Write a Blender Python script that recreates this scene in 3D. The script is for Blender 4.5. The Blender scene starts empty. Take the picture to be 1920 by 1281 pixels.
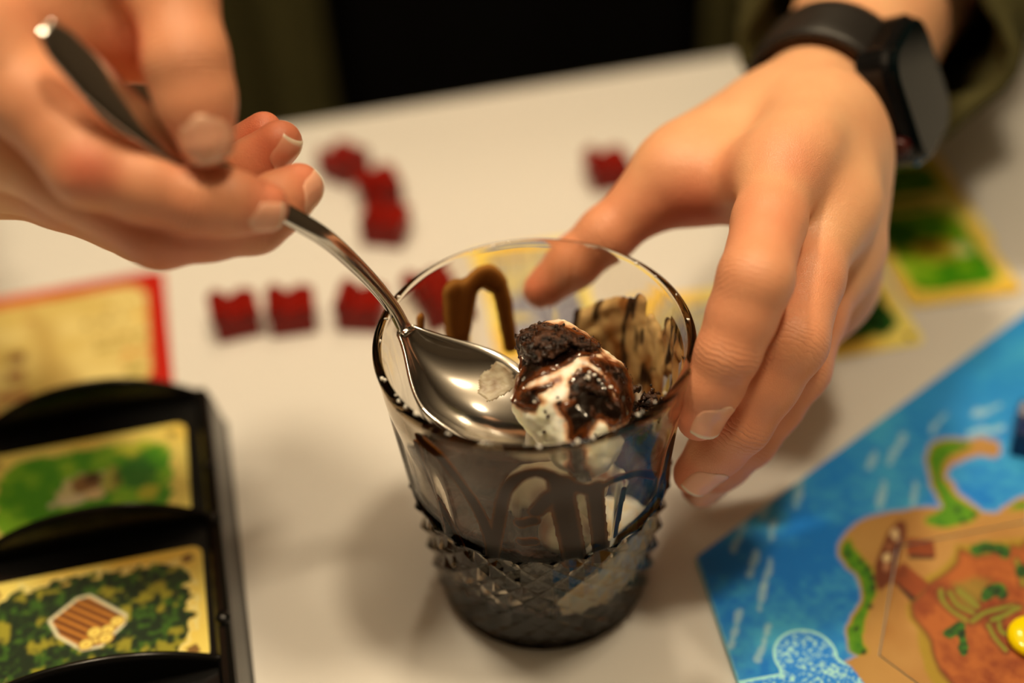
import bpy, bmesh, math
import numpy as np
from mathutils import Matrix, Vector
from mathutils.bvhtree import BVHTree

sc = bpy.context.scene
col = sc.collection

# ------------------------------------------------------------------ camera
F = 2667.0                                   # focal length in pixels of the 1920x1281 frame
PITCH, ROLL = math.radians(41.0), math.radians(-3.4)
GLASS_H, RIM_R, RIM_D = 0.0975, 0.0440, 0.386
_f = np.array([0, math.cos(PITCH), -math.sin(PITCH)])
_r0 = np.array([1.0, 0, 0]); _u0 = np.array([0, math.sin(PITCH), math.cos(PITCH)])
_r = math.cos(ROLL) * _r0 + math.sin(ROLL) * _u0
_u = -math.sin(ROLL) * _r0 + math.cos(ROLL) * _u0
CAM = np.array([0, 0, 0.0962]) - (RIM_D * _f + (1001 - 960) / F * RIM_D * _r + (640.5 - 634) / F * RIM_D * _u)
cam_data = bpy.data.cameras.new('camera')
cam = bpy.data.objects.new('camera', cam_data); col.objects.link(cam)
m = Matrix.Identity(4)
for i in range(3):
    m[i][0], m[i][1], m[i][2], m[i][3] = _r[i], _u[i], -_f[i], CAM[i]
cam.matrix_world = m
cam_data.sensor_fit = 'HORIZONTAL'; cam_data.sensor_width = 36.0; cam_data.lens = 36.0 * F / 1920
cam_data.clip_start = 0.01; cam_data.clip_end = 30
cam_data.dof.use_dof = True; cam_data.dof.focus_distance = 0.387; cam_data.dof.aperture_fstop = 2.8
sc.camera = cam

# ------------------------------------------------------------------ world, lamps, exposure
sc.view_settings.view_transform = 'Standard'; sc.view_settings.look = 'None'
sc.view_settings.exposure = -0.55; sc.view_settings.gamma = 1.0
sc.view_settings.use_curve_mapping = False
sc.cycles.max_bounces = 12; sc.cycles.transmission_bounces = 12; sc.cycles.glossy_bounces = 6
sc.cycles.blur_glossy = 0.3
sc.cycles.use_denoising = True
LAMP = (1.0, 0.80, 0.53)
world = bpy.data.worlds.new('room_light'); sc.world = world; world.use_nodes = True
bg = world.node_tree.nodes['Background']
bg.inputs[0].default_value = (1.0, 0.74, 0.46, 1); bg.inputs[1].default_value = 0.02

def lamp(name, loc, power, size, color=LAMP):           # bare bulbs hanging over the table
    l = bpy.data.lights.new(name, 'POINT'); l.shadow_soft_size = size; l.energy = power; l.color = color
    o = bpy.data.objects.new(name, l); col.objects.link(o); o.location = loc
    return o
lamp('ceiling_lamp', (-0.30, 0.12, 1.25), 44.0, 0.075)
lamp('ceiling_lamp', (0.24, -0.04, 1.35), 42.0, 0.075)
lamp('ceiling_lamp', (0.10, 1.00, 1.45), 20.0, 0.075)

# ------------------------------------------------------------------ helpers
def V(*a): return np.array(a, float)
def proj(p):
    d = np.asarray(p, float) - CAM; z = d @ _f
    return np.stack([960 + F * (d @ _r) / z, 640.5 - F * (d @ _u) / z], -1)
def ray(x, y): return _f + (x - 960) / F * _r - (y - 640.5) / F * _u
def onz(x, y, z=0.0):
    d = ray(x, y); return CAM + d * ((z - CAM[2]) / d[2])
def ony(x, y, Y):
    d = ray(x, y); return CAM + d * ((Y - CAM[1]) / d[1])
def atd(x, y, d): return CAM + ray(x, y) * d
def cv(x, y, z):                       # direction given along camera right / up / forward
    v = x * _r + y * _u + z * _f; return v / np.linalg.norm(v)
def unit(v): v = np.asarray(v, float); return v / np.linalg.norm(v)
def lin(r, g, b):
    c = np.array([r, g, b], float) / 255
    return np.where(c <= .04045, c / 12.92, ((c + .055) / 1.055) ** 2.4)
def ph(r, g, b):                       # reflectance of a colour seen under the warm lamps
    return np.clip(lin(r, g, b) / (0.92 * np.array([1.0, 0.82, 0.56])), 0, 0.93)

def link(o, parent=None):
    col.objects.link(o)
    if parent is not None: o.parent = parent
    return o
def tag(o, label, cat, group=None, kind=None):
    o['label'] = label
    if cat: o['category'] = cat
    if group: o['group'] = group
    if kind: o['kind'] = kind
    return o
def empty(name, loc, rz=0.0):
    o = bpy.data.objects.new(name, None); link(o); o.location = loc; o.rotation_euler = (0, 0, rz)
    o.empty_display_size = 0.01
    return o
def mesh_obj(name, verts, faces, mat, parent=None, smooth=True, attrs=None, loc=None):
    """one mesh object; attrs: name -> per-vertex float array or (n,3) colours; verts are re-based on loc"""
    me = bpy.data.meshes.new(name)
    verts = np.asarray(verts, float)
    if loc is not None: verts = verts - np.asarray(loc)
    if isinstance(faces, np.ndarray) and faces.ndim == 2:
        n, k = faces.shape
        me.vertices.add(len(verts)); me.vertices.foreach_set('co', verts.astype(np.float32).ravel())
        me.loops.add(n * k); me.loops.foreach_set('vertex_index', faces.astype(np.int32).ravel())
        me.polygons.add(n); me.polygons.foreach_set('loop_start', np.arange(0, n * k, k, dtype=np.int32))
        me.update(calc_edges=True); me.validate()
    else:
        me.from_pydata([tuple(v) for v in verts], [], [tuple(f) for f in faces]); me.update()
    if smooth is True:
        me.polygons.foreach_set('use_smooth', np.ones(len(me.polygons), bool))
    elif smooth is not False:
        me.polygons.foreach_set('use_smooth', np.asarray(smooth, bool))
    for k, a in (attrs or {}).items():
        a = np.asarray(a, np.float32)
        if a.ndim == 1:
            at = me.attributes.new(k, 'FLOAT', 'POINT'); at.data.foreach_set('value', a)
        else:
            at = me.attributes.new(k, 'FLOAT_COLOR', 'POINT')
            at.data.foreach_set('color', np.concatenate([a, np.ones((len(a), 1), np.float32)], 1).ravel())
    if mat is not None: me.materials.append(mat)
    o = bpy.data.objects.new(name, me); link(o, parent)
    if loc is not None: o.location = loc
    return o
def copy_tree(o, parent=None):
    c = o.copy(); col.objects.link(c)
    if parent is not None: c.parent = parent
    for ch in list(o.children): copy_tree(ch, c)
    return c

# value noise ---------------------------------------------------------------
def _hash(i, j, k, seed):
    n = (i.astype(np.int64) * 374761393 + j.astype(np.int64) * 668265263 + k.astype(np.int64) * 2147483647 + seed * 974634777) & 0xffffffff
    n = ((n ^ (n >> 13)) * 1274126177) & 0xffffffff
    n = n ^ (n >> 16)
    return (n & 0xffff) / 65535.0
def noise(P, scale, seed=0):           # P (...,2 or 3), result about -1..1
    P = np.asarray(P, float) * scale
    if P.shape[-1] == 2: P = np.concatenate([P, np.zeros(P.shape[:-1] + (1,))], -1)
    i = np.floor(P).astype(np.int64); t = P - i; t = t * t * (3 - 2 * t)
    out = 0
    for a in (0, 1):
        for b in (0, 1):
            for c in (0, 1):
                w = (t[..., 0] if a else 1 - t[..., 0]) * (t[..., 1] if b else 1 - t[..., 1]) * (t[..., 2] if c else 1 - t[..., 2])
                out = out + w * _hash(i[..., 0] + a, i[..., 1] + b, i[..., 2] + c, seed)
    return out * 2 - 1
def fbm(P, scale, octv=3, seed=0):
    out, a = 0, 1.0
    for o in range(octv):
        out = out + a * noise(P, scale * 2 ** o, seed + o * 17); a *= .5
    return out
def sdpoly(P, poly):                   # signed distance to a polygon, negative inside
    P = np.asarray(P, float); poly = np.asarray(poly, float)
    d = np.full(P.shape[:-1], 1e30); s = np.ones(P.shape[:-1])
    n = len(poly)
    for i in range(n):
        a, b = poly[i], poly[i - 1]
        e = b - a; w = P - a
        t = np.clip((w @ e) / max(e @ e, 1e-20), 0, 1)
        q = w - t[..., None] * e
        d = np.minimum(d, (q ** 2).sum(-1))
        c1 = P[..., 1] >= a[1]; c2 = P[..., 1] < b[1]; c3 = e[0] * w[..., 1] > e[1] * w[..., 0]
        flip = (c1 & c2 & c3) | (~c1 & ~c2 & ~c3)
        s = np.where(flip, -s, s)
    return s * np.sqrt(d)
def sdline(P, pts):                    # distance to a polyline
    P = np.asarray(P, float); pts = np.asarray(pts, float); d = np.full(P.shape[:-1], 1e30)
    for a, b in zip(pts[:-1], pts[1:]):
        e = b - a; w = P - a; t = np.clip((w @ e) / max(e @ e, 1e-20), 0, 1)
        d = np.minimum(d, ((w - t[..., None] * e) ** 2).sum(-1))
    return np.sqrt(d)
def sstep(a, b, x):
    t = np.clip((x - a) / (b - a), 0, 1); return t * t * (3 - 2 * t)
def over(base, colr, a):               # paint colr over base with coverage a
    return base * (1 - a[..., None]) + np.asarray(colr) * a[..., None]

# implicit surfaces -----------------------------------------------------------
def smin(a, b, k):
    h = np.maximum(k - np.abs(a - b), 0) / k
    return np.minimum(a, b) - h * h * k * .25
class Grid:
    def __init__(s, lo, hi, h):
        s.h = h; s.lo = np.asarray(lo, float)
        s.n = np.ceil((np.asarray(hi) - s.lo) / h).astype(int) + 1
        s.ax = [(s.lo[i] + h * np.arange(s.n[i])).astype(np.float32) for i in range(3)]
    def new(s): return np.full(tuple(s.n), 0.03, np.float32)
    def box(s, pts, m):
        lo = np.min(pts, 0) - m; hi = np.max(pts, 0) + m; sl = []
        for i in range(3):
            a = int(np.clip(math.floor((lo[i] - s.lo[i]) / s.h), 0, s.n[i])); b = int(np.clip(math.ceil((hi[i] - s.lo[i]) / s.h) + 1, 0, s.n[i]))
            sl.append(slice(a, b))
        return tuple(sl)
    def pts(s, sl=None):
        sl = sl or (slice(None),) * 3
        return np.stack(np.meshgrid(*[s.ax[i][sl[i]] for i in range(3)], indexing='ij'), -1)
    def cone(s, f, a, b, ra, rb, k=.003, flat=None):
        """smooth-union a tapered capsule into f; flat=(direction, factor) squeezes it along that direction"""
        a = np.asarray(a, float); b = np.asarray(b, float)
        sl = s.box([a, b], max(ra, rb) + .016)
        P = s.pts(sl)
        if P.size == 0: return
        w = P - a.astype(np.float32); e = (b - a).astype(np.float32); L = float(e @ e)
        t = np.clip((w @ e) / max(L, 1e-12), 0, 1)
        q = w - t[..., None] * e
        if flat is not None:
            n = np.asarray(flat[0], np.float32); c = q @ n
            q = q + (c * (1 / flat[1] - 1))[..., None] * n
        d = np.sqrt((q ** 2).sum(-1)) - (ra + (rb - ra) * t)
        f[sl] = smin(f[sl], d, k)
def surface_nets(f, lo, h):
    ins = f < 0
    nx, ny, nz = f.shape
    corners = [(i, j, k) for i in (0, 1) for j in (0, 1) for k in (0, 1)]
    def cs(A, c): return A[c[0]:nx - 1 + c[0], c[1]:ny - 1 + c[1], c[2]:nz - 1 + c[2]]
    cnt = sum(cs(ins, c).astype(np.int8) for c in corners)
    act = (cnt > 0) & (cnt < 8)
    idx = np.full(act.shape, -1, np.int64); I = np.argwhere(act); idx[act] = np.arange(len(I))
    vals = np.stack([f[I[:, 0] + c[0], I[:, 1] + c[1], I[:, 2] + c[2]] for c in corners], 1)
    pos = np.zeros((len(I), 3)); n = np.zeros(len(I))
    for a in range(8):
        for b in range(a + 1, 8):
            ca, cb = np.array(corners[a]), np.array(corners[b])
            if np.abs(ca - cb).sum() != 1: continue
            va, vb = vals[:, a], vals[:, b]
            m = (va < 0) != (vb < 0)
            t = np.where(m, va / np.where(m, va - vb, 1), 0)
            pos += np.where(m[:, None], ca + t[:, None] * (cb - ca), 0); n += m
    verts = lo + (I + pos / n[:, None]) * h
    quads = []
    for ax in range(3):
        o1, o2 = (ax + 1) % 3, (ax + 2) % 3
        A = np.take(ins, range(0, ins.shape[ax] - 1), ax); B = np.take(ins, range(1, ins.shape[ax]), ax)
        E = np.argwhere(A != B)
        E = E[(E[:, o1] > 0) & (E[:, o2] > 0) & (E[:, o1] < ins.shape[o1] - 1) & (E[:, o2] < ins.shape[o2] - 1)]
        d1 = np.zeros(3, int); d1[o1] = 1; d2 = np.zeros(3, int); d2[o2] = 1
        g = lambda X: idx[X[:, 0], X[:, 1], X[:, 2]]
        q = np.stack([g(E - d1 - d2), g(E - d2), g(E), g(E - d1)], 1)
        fl = ~ins[E[:, 0], E[:, 1], E[:, 2]]
        q[fl] = q[fl][:, ::-1]
        quads.append(q)
    q = np.concatenate(quads); q = q[(q >= 0).all(1)]
    return verts, q
def relax(verts, quads, it=2, lam=.5):
    e = np.concatenate([quads[:, [0, 1]], quads[:, [1, 2]], quads[:, [2, 3]], quads[:, [3, 0]]])
    n = np.bincount(e.ravel(), minlength=len(verts)).astype(float); n[n == 0] = 1
    for _ in range(it):
        s = np.stack([np.bincount(e[:, 0], verts[e[:, 1], c], len(verts)) + np.bincount(e[:, 1], verts[e[:, 0], c], len(verts)) for c in range(3)], 1)
        verts = verts + lam * (s / n[:, None] - verts)
    return verts
def tube_mesh(pts, rad, nseg=10, cap=True):
    """round tube through pts with radius per point"""
    pts = np.asarray(pts, float); rad = np.broadcast_to(rad, (len(pts),))
    v, fc = [], []
    up = None
    for i, p in enumerate(pts):
        t = unit(pts[min(i + 1, len(pts) - 1)] - pts[max(i - 1, 0)])
        if up is None: up = unit(np.cross(t, [0.3, 0.5, 0.8]))
        a = unit(up - (up @ t) * t); b = np.cross(t, a); up = a
        for k in range(nseg):
            an = 2 * math.pi * k / nseg
            v.append(p + rad[i] * (a * math.cos(an) + b * math.sin(an)))
    for i in range(len(pts) - 1):
        for k in range(nseg):
            k2 = (k + 1) % nseg
            fc.append((i * nseg + k, i * nseg + k2, (i + 1) * nseg + k2, (i + 1) * nseg + k))
    if cap:
        fc.append(tuple(range(nseg))[::-1]); fc.append(tuple((len(pts) - 1) * nseg + k for k in range(nseg)))
    return v, fc
def spline(pts, n):                    # Catmull-Rom through pts
    pts = np.asarray(pts, float); P = np.vstack([2 * pts[0] - pts[1], pts, 2 * pts[-1] - pts[-2]])
    out = []
    for s in np.linspace(0, len(pts) - 1 - 1e-9, n):
        i = int(s); t = s - i; a, b, c, d = P[i:i + 4]
        out.append(.5 * (2 * b + (c - a) * t + (2 * a - 5 * b + 4 * c - d) * t ** 2 + (3 * b - a - 3 * c + d) * t ** 3))
    return np.array(out)
def lathe_mesh(prof, n=64, close=False):
    v, fc = [], []
    for r, z in prof:
        for k in range(n):
            a = 2 * math.pi * k / n; v.append((r * math.cos(a), r * math.sin(a), z))
    for i in range(len(prof) - 1):
        for k in range(n):
            fc.append((i * n + k, i * n + (k + 1) % n, (i + 1) * n + (k + 1) % n, (i + 1) * n + k))
    return v, fc
def bev_box(name, lo, hi, mat, parent=None, bev=.001, seg=2, loc=None):
    bm = bmesh.new(); bmesh.ops.create_cube(bm, size=1)
    lo = np.array(lo, float); hi = np.array(hi, float)
    for v in bm.verts:
        for i in range(3): v.co[i] = lo[i] + (v.co[i] + .5) * (hi[i] - lo[i])
    if bev > 0: bmesh.ops.bevel(bm, geom=bm.edges[:], offset=bev, segments=seg, affect='EDGES', profile=.5)
    me = bpy.data.meshes.new(name); bm.to_mesh(me); bm.free(); me.materials.append(mat)
    o = bpy.data.objects.new(name, me); link(o, parent)
    if loc is not None: o.location = loc
    return o
def plate(name, poly, z0, z1, mat, paint, res=.0006, parent=None, loc=(0, 0, 0), rz=0.0, side=None):
    """flat board of any outline: fine top face painted per vertex by paint(P) -> colours, real edges below"""
    poly = np.asarray(poly, float)
    lo, hi = poly.min(0) - res, poly.max(0) + res
    nx, ny = (np.ceil((hi - lo) / res).astype(int) + 1)
    X, Y = np.meshgrid(lo[0] + res * np.arange(nx), lo[1] + res * np.arange(ny), indexing='ij')
    P = np.stack([X, Y], -1)
    cin = sdpoly(P[:-1, :-1] + res / 2, poly) < 0
    id_ = np.arange(nx * ny).reshape(nx, ny)
    q = np.stack([id_[:-1, :-1], id_[1:, :-1], id_[1:, 1:], id_[:-1, 1:]], -1)[cin]
    used, inv = np.unique(q, return_inverse=True); q = inv.reshape(-1, 4)
    vp = P.reshape(-1, 2)[used]
    e = np.concatenate([q[:, [0, 1]], q[:, [1, 2]], q[:, [2, 3]], q[:, [3, 0]]])
    es = np.sort(e, 1); key = es[:, 0] * len(vp) + es[:, 1]
    uk, first, cnt = np.unique(key, return_index=True, return_counts=True)
    be = e[first[cnt == 1]]
    bv = np.unique(be)
    B = vp[bv]; best = np.full(len(bv), 1e9); bp = B.copy()
    for i in range(len(poly)):                         # pull the border onto the true outline
        a, b = poly[i - 1], poly[i]; ee = b - a
        t = np.clip(((B - a) @ ee) / max(ee @ ee, 1e-20), 0, 1); qn = a + t[:, None] * ee
        d = ((B - qn) ** 2).sum(1); mk = d < best; best[mk] = d[mk]; bp[mk] = qn[mk]
    vp = vp.copy(); vp[bv] = bp
    n = len(vp)
    top = np.concatenate([vp, np.full((n, 1), z1)], 1)
    mp = np.full(n, -1); mp[bv] = n + len(bv) * 0 + np.arange(len(bv))
    ringt = np.concatenate([vp[bv], np.full((len(bv), 1), z1)], 1)
    ringb = np.concatenate([vp[bv], np.full((len(bv), 1), z0)], 1)
    m1 = mp[be[:, 0]]; m2 = mp[be[:, 1]]
    skirt = np.stack([m2, m1, m1 + len(bv), m2 + len(bv)], 1)
    bot = np.concatenate([vp, np.full((n, 1), z0)], 1); qb = q[:, ::-1] + n + 2 * len(bv)
    verts = np.concatenate([top, ringt, ringb, bot]); faces = np.concatenate([q, skirt, qb])
    c = np.asarray(paint(vp)); sd = np.asarray(side if side is not None else (.75, .72, .65))
    cols = np.concatenate([c, np.tile(sd, (2 * len(bv), 1)), np.tile(sd, (n, 1))])
    o = mesh_obj(name, verts, faces, mat, parent, smooth=False, attrs={'paint': cols})
    o.location = loc; o.rotation_euler = (0, 0, rz)
    return o
def rrect(w, h, r, n=6):               # rounded rectangle outline around the origin
    out = []
    for cx, cy, a0 in ((w / 2 - r, h / 2 - r, 0), (-w / 2 + r, h / 2 - r, 90), (-w / 2 + r, -h / 2 + r, 180), (w / 2 - r, -h / 2 + r, 270)):
        for k in range(n + 1):
            a = math.radians(a0 + 90 * k / n); out.append((cx + r * math.cos(a), cy + r * math.sin(a)))
    return out

# ------------------------------------------------------------------ materials
def mat(name, color=(.8, .8, .8), rough=.5, metal=0.0, spec=.5, **kw):
    m = bpy.data.materials.new(name); m.use_nodes = True
    b = m.node_tree.nodes['Principled BSDF']
    b.inputs['Base Color'].default_value = (*[float(c) for c in color], 1)
    b.inputs['Roughness'].default_value = rough; b.inputs['Metallic'].default_value = metal
    b.inputs['Specular IOR Level'].default_value = spec
    for k, v in kw.items():
        b.inputs[k.replace('_', ' ')].default_value = v
    return m
def nd(m, t, **kw):
    n = m.node_tree.nodes.new(t)
    for k, v in kw.items(): setattr(n, k, v)
    return n
def wire(m, a, ao, b, bi): m.node_tree.links.new(a.outputs[ao], b.inputs[bi])
def pb(m): return m.node_tree.nodes['Principled BSDF']
def add_bump(m, scale, strength, dist=.0005, detail=3, kind='ShaderNodeTexNoise', coord='Object'):
    tc = nd(m, 'ShaderNodeTexCoord'); t = nd(m, kind); t.inputs['Scale'].default_value = scale
    if kind == 'ShaderNodeTexNoise': t.inputs['Detail'].default_value = detail
    b = nd(m, 'ShaderNodeBump'); b.inputs['Strength'].default_value = strength; b.inputs['Distance'].default_value = dist
    wire(m, tc, coord, t, 'Vector'); wire(m, t, 0 if kind == 'ShaderNodeTexNoise' else 'Distance', b, 'Height')
    wire(m, b, 'Normal', pb(m), 'Normal'); return b
def painted(name, rough=.45, spec=.4, bump=None):
    m = mat(name, rough=rough, spec=spec); a = nd(m, 'ShaderNodeAttribute', attribute_name='paint')
    wire(m, a, 'Color', pb(m), 'Base Color')
    if bump: add_bump(m, *bump)
    return m

M_print = painted('printed_card', .38, .45)
M_board = painted('printed_board', .5, .35, (900, .25, .0003))
M_table = mat('white_laminate', (.71, .695, .665), .32, spec=.45); 
_n = nd(M_table, 'ShaderNodeTexNoise'); _n.inputs['Scale'].default_value = 7; _n.inputs['Detail'].default_value = 4
_rp = nd(M_table, 'ShaderNodeMapRange'); _rp.inputs['To Min'].default_value = .26; _rp.inputs['To Max'].default_value = .42
wire(M_table, _n, 0, _rp, 'Value'); wire(M_table, _rp, 0, pb(M_table), 'Roughness')
M_black = mat('black_gloss_plastic', (.004, .004, .004), .22, spec=.35)
M_red = mat('red_plastic', lin(134, 13, 0) * .9, .45, spec=.25)
M_steel = mat('polished_steel', (.62, .60, .57), .13, 1.0); add_bump(M_steel, 160, .05, .0003)
M_glass = bpy.data.materials.new('pressed_glass'); M_glass.use_nodes = True
_nt = M_glass.node_tree; _nt.nodes.remove(_nt.nodes['Principled BSDF'])
_g = _nt.nodes.new('ShaderNodeBsdfGlass'); _g.inputs['Color'].default_value = (.985, .98, .97, 1); _g.inputs['IOR'].default_value = 1.24; _g.inputs['Roughness'].default_value = 0.0
_nt.links.new(_g.outputs[0], _nt.nodes['Material Output'].inputs[0])
_va = _nt.nodes.new('ShaderNodeVolumeAbsorption'); _va.inputs['Color'].default_value = (.66, .54, .34, 1); _va.inputs['Density'].default_value = 85
_nt.links.new(_va.outputs[0], _nt.nodes['Material Output'].inputs['Volume'])
M_glass_cut = M_glass.copy(); M_glass_cut.name = 'cut_glass'
for _x in M_glass_cut.node_tree.nodes:
    if _x.type == 'BSDF_GLASS': _x.inputs['IOR'].default_value = 1.46

# ------------------------------------------------------------------ room and table
_e = onz(1380, 97) - onz(575, 225); TR = math.atan2(_e[1], _e[0])                              # the table is turned a little against the camera
tdir = V(math.cos(TR), math.sin(TR), 0); tnor = V(-math.sin(TR), math.cos(TR), 0)
M_floor = mat('brown_floorboards', (.12, .07, .04), .5)
_w = nd(M_floor, 'ShaderNodeTexNoise'); _w.inputs['Scale'].default_value = 3
_cr = nd(M_floor, 'ShaderNodeValToRGB'); _cr.color_ramp.elements[0].color = (.07, .04, .02, 1); _cr.color_ramp.elements[1].color = (.17, .10, .06, 1)
wire(M_floor, _w, 0, _cr, 0); wire(M_floor, _cr, 0, pb(M_floor), 'Base Color')
M_wall = mat('beige_wall_paint', (.15, .115, .08), .8); add_bump(M_wall, 60, .1, .002)
fl = bev_box('floor', (-3, -3, -.80), (3, 3, -.74), M_floor, bev=0); fl['kind'] = 'structure'
M_ceil = mat('ceiling_paint', (.48, .43, .36), .9)
for nm, lo, hi, mm_ in (('wall_back', (-2.6, 2.4, -.74), (2.6, 2.5, 1.8), M_wall), ('wall_front', (-2.6, -2.5, -.74), (2.6, -2.4, 1.8), M_wall), ('wall_left', (-2.6, -2.4, -.74), (-2.5, 2.4, 1.8), M_wall), ('wall_right', (2.5, -2.4, -.74), (2.6, 2.4, 1.8), M_wall), ('ceiling', (-2.6, -2.5, 1.8), (2.6, 2.5, 1.9), M_ceil)):
    wl = bev_box(nm, lo, hi, mm_, bev=0); wl['kind'] = 'structure'
edge_mid = onz(980, 161, 0.0)
tcen = edge_mid - tnor * .31
table = tag(empty('table', (tcen[0], tcen[1], -.74), TR), 'white laminate table under the glass, cards and game board', 'table')
bev_box('tabletop', (-.80, -.31, .715), (.80, .31, .74), M_table, table, bev=.003, seg=3)
M_leg = mat('grey_metal_leg', (.25, .25, .25), .4, .6)
for sx in (-1, 1):
    for sy in (-1, 1):
        bev_box('leg', (sx * .74 - .025, sy * .26 - .025, 0), (sx * .74 + .025, sy * .26 + .025, .715), M_leg, table, bev=.003)

# ------------------------------------------------------------------ printed game board
ZB = .0024
def c7(*p): return [(1280 + x / 1.777, 560 + y / 1.777) for x, y in p]
def c3(*p): return [(1560 + x / 3.361, 900 + y / 3.361) for x, y in p]
def bw(x, y): return onz(x, y, ZB)[:2]
K = bw(1306, 1044); V0 = bw(1682, 1024); V1m = bw(1657, 1227)
S = .0435; _e = bw(1920, 980) - V0; HA = math.degrees(math.atan2(_e[1], _e[0])) + .5
def e_(deg):
    deg = deg - 11 + HA
    return np.array([math.cos(math.radians(deg)), math.sin(math.radians(deg))])
V1 = V0 + S * e_(-109); V2 = V1 + S * e_(-49); V3 = V2 + S * e_(11); V4 = V3 + S * e_(71); V5 = V0 + S * e_(11)
P1_ = V5 + S * e_(71); P2_ = P1_ + S * e_(11); P3_ = P2_ + S * e_(71); P4_ = P3_ + S * e_(11)
_to = unit(bw(1920, 588) - K); _lo = unit(bw(1385, 1281) - K)
outer_end = K + _to * ((P4_ - K) @ _to)
J_out = K + _lo * (np.linalg.norm(bw(1391, 1276) - K))
J1 = bw(1584, 1243); J2 = bw(1462, 1263)
kc = bw(1510, 1229); kr = np.linalg.norm(bw(1571, 1229) - kc)
def knob():
    a1 = math.atan2(*(J1 - kc)[::-1]) + .15; a0 = math.atan2(*(J2 - kc)[::-1]) - .15
    if a0 < a1: a0 += 2 * math.pi
    return [kc + kr * np.array([math.cos(a), math.sin(a)]) for a in np.linspace(a1, a0, 22)]
kn = knob()
frame_a = [K, outer_end, P4_, P3_, P2_, P1_, V5, V0, V1, J1] + kn + [J2, J_out]
L_end = K + _lo * .115
frame_b = [J_out, J2] + kn[::-1] + [J1, V1, V2, V2 + S * e_(-109), L_end]
def inset(poly, d):
    poly = np.array(poly); c = poly.mean(0); return poly
coast = c3((80, 1150), (175, 1110), (140, 1085), (95, 1000), (92, 930), (130, 860), (175, 800), (190, 740), (180, 640), (150, 590), (80, 540), (45, 470), (45, 410), (90, 330), (160, 270), (250, 230), (440, 195), (600, 175), (690, 178)) \
    + c7((862, 690), (830, 620), (808, 540), (822, 490), (860, 470), (930, 470), (1000, 465), (1050, 480), (1055, 510), (1040, 528), (990, 520), (930, 540), (885, 560), (878, 590), (920, 650), (1000, 715), (1050, 715), (1090, 680), (1137, 660), (1300, 640)) \
    + [(2100, 1020), (2100, 1500), (1640, 1500), (1620, 1281), (1600, 1255)]
green_a = c3((110, 1075), (100, 1000), (105, 930), (150, 860), (190, 800), (205, 730), (190, 640), (160, 590), (100, 540), (60, 470), (65, 420), (110, 370), (135, 440), (200, 500), (250, 560), (275, 640), (280, 710), (230, 800), (205, 880), (190, 960), (195, 1030), (220, 1080), (170, 1105))
green_b = c3((585, 270), (600, 235), (690, 190)) + c7((870, 690), (840, 620), (820, 540), (830, 495), (870, 478), (960, 478), (955, 495), (900, 515), (868, 550), (862, 590), (895, 650), (985, 715), (960, 745), (880, 762), (820, 755))
green_c = c7((1090, 705), (1110, 680), (1300, 655), (1300, 690))
strokes = [((740, 455), (690, 540)), ((870, 390), (830, 440)), ((1050, 360), (970, 385)), ((1060, 430), (960, 450)), ((675, 615), (655, 695)), ((780, 620), (765, 690)),
           ((390, 610), (378, 690)), ((290, 665), (265, 725)), ((205, 750), (170, 835)), ((305, 745), (292, 805)), ((247, 850), (225, 920)), ((292, 875), (272, 955)),
           ((268, 960), (255, 1030)), ((190, 1045), (160, 1160)), ((290, 1090), (248, 1205)), ((560, 300), (530, 350)), ((640, 520), (620, 560))]
def art(Pw):                                           # printed picture, looked up in the traced drawing's own coordinates
    P3 = np.concatenate([Pw, np.full((len(Pw), 1), ZB)], 1); p = proj(P3)
    n1 = fbm(Pw, 60, 3, 1); n2 = fbm(Pw, 420, 2, 5)
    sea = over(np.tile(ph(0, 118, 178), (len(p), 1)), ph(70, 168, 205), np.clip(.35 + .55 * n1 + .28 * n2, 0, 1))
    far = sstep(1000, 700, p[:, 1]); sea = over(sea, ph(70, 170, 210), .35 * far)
    for a, b in strokes:
        d = sdline(p, c7(a, b)); sea = over(sea, ph(190, 215, 225), .58 * sstep(9, 3, d + 4 * n2))
    sea = over(sea, ph(150, 205, 225), .8 * sstep(3, 1, np.abs(sdline(Pw, [K, L_end])) * 6000))
    c = sea
    pw = p + 2.0 * np.stack([n2, noise(Pw, 300, 9)], 1)
    dcoast = sdpoly(pw, coast)
    c = over(c, ph(150, 150, 165), sstep(7, 2, dcoast))
    land = over(np.tile(ph(196, 138, 62), (len(p), 1)), ph(180, 118, 48), np.clip(.4 + .4 * n1, 0, 1))
    c = over(c, land, sstep(2, -2, dcoast)) if False else np.where((dcoast < 0)[:, None], land, c)
    for g in (green_a, green_b, green_c):
        d = sdpoly(pw, g); c = over(c, ph(188, 146, 30), .7 * sstep(9, 0, d)); c = over(c, over(np.tile(ph(98, 146, 8), (len(p), 1)), ph(60, 120, 12), np.clip(.4 + .6 * n2, 0, 1)), sstep(2, -2, d))
    for x, y, r in ((100, 470, 9), (180, 515, 8), (225, 560, 9), (255, 620, 9), (265, 680, 9), (240, 795, 8), (150, 935, 7), (200, 1085, 8), (830, 260, 8), (895, 225, 8), (790, 190, 9)):
        q = np.array(c3((x, y))[0]); c = over(c, ph(24, 48, 14), .9 * sstep(r, r * .3, np.hypot(*(pw - q).T)))
    return wharf(c, Pw, p, pw, n2) * np.array([.80, .82, .85])
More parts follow.
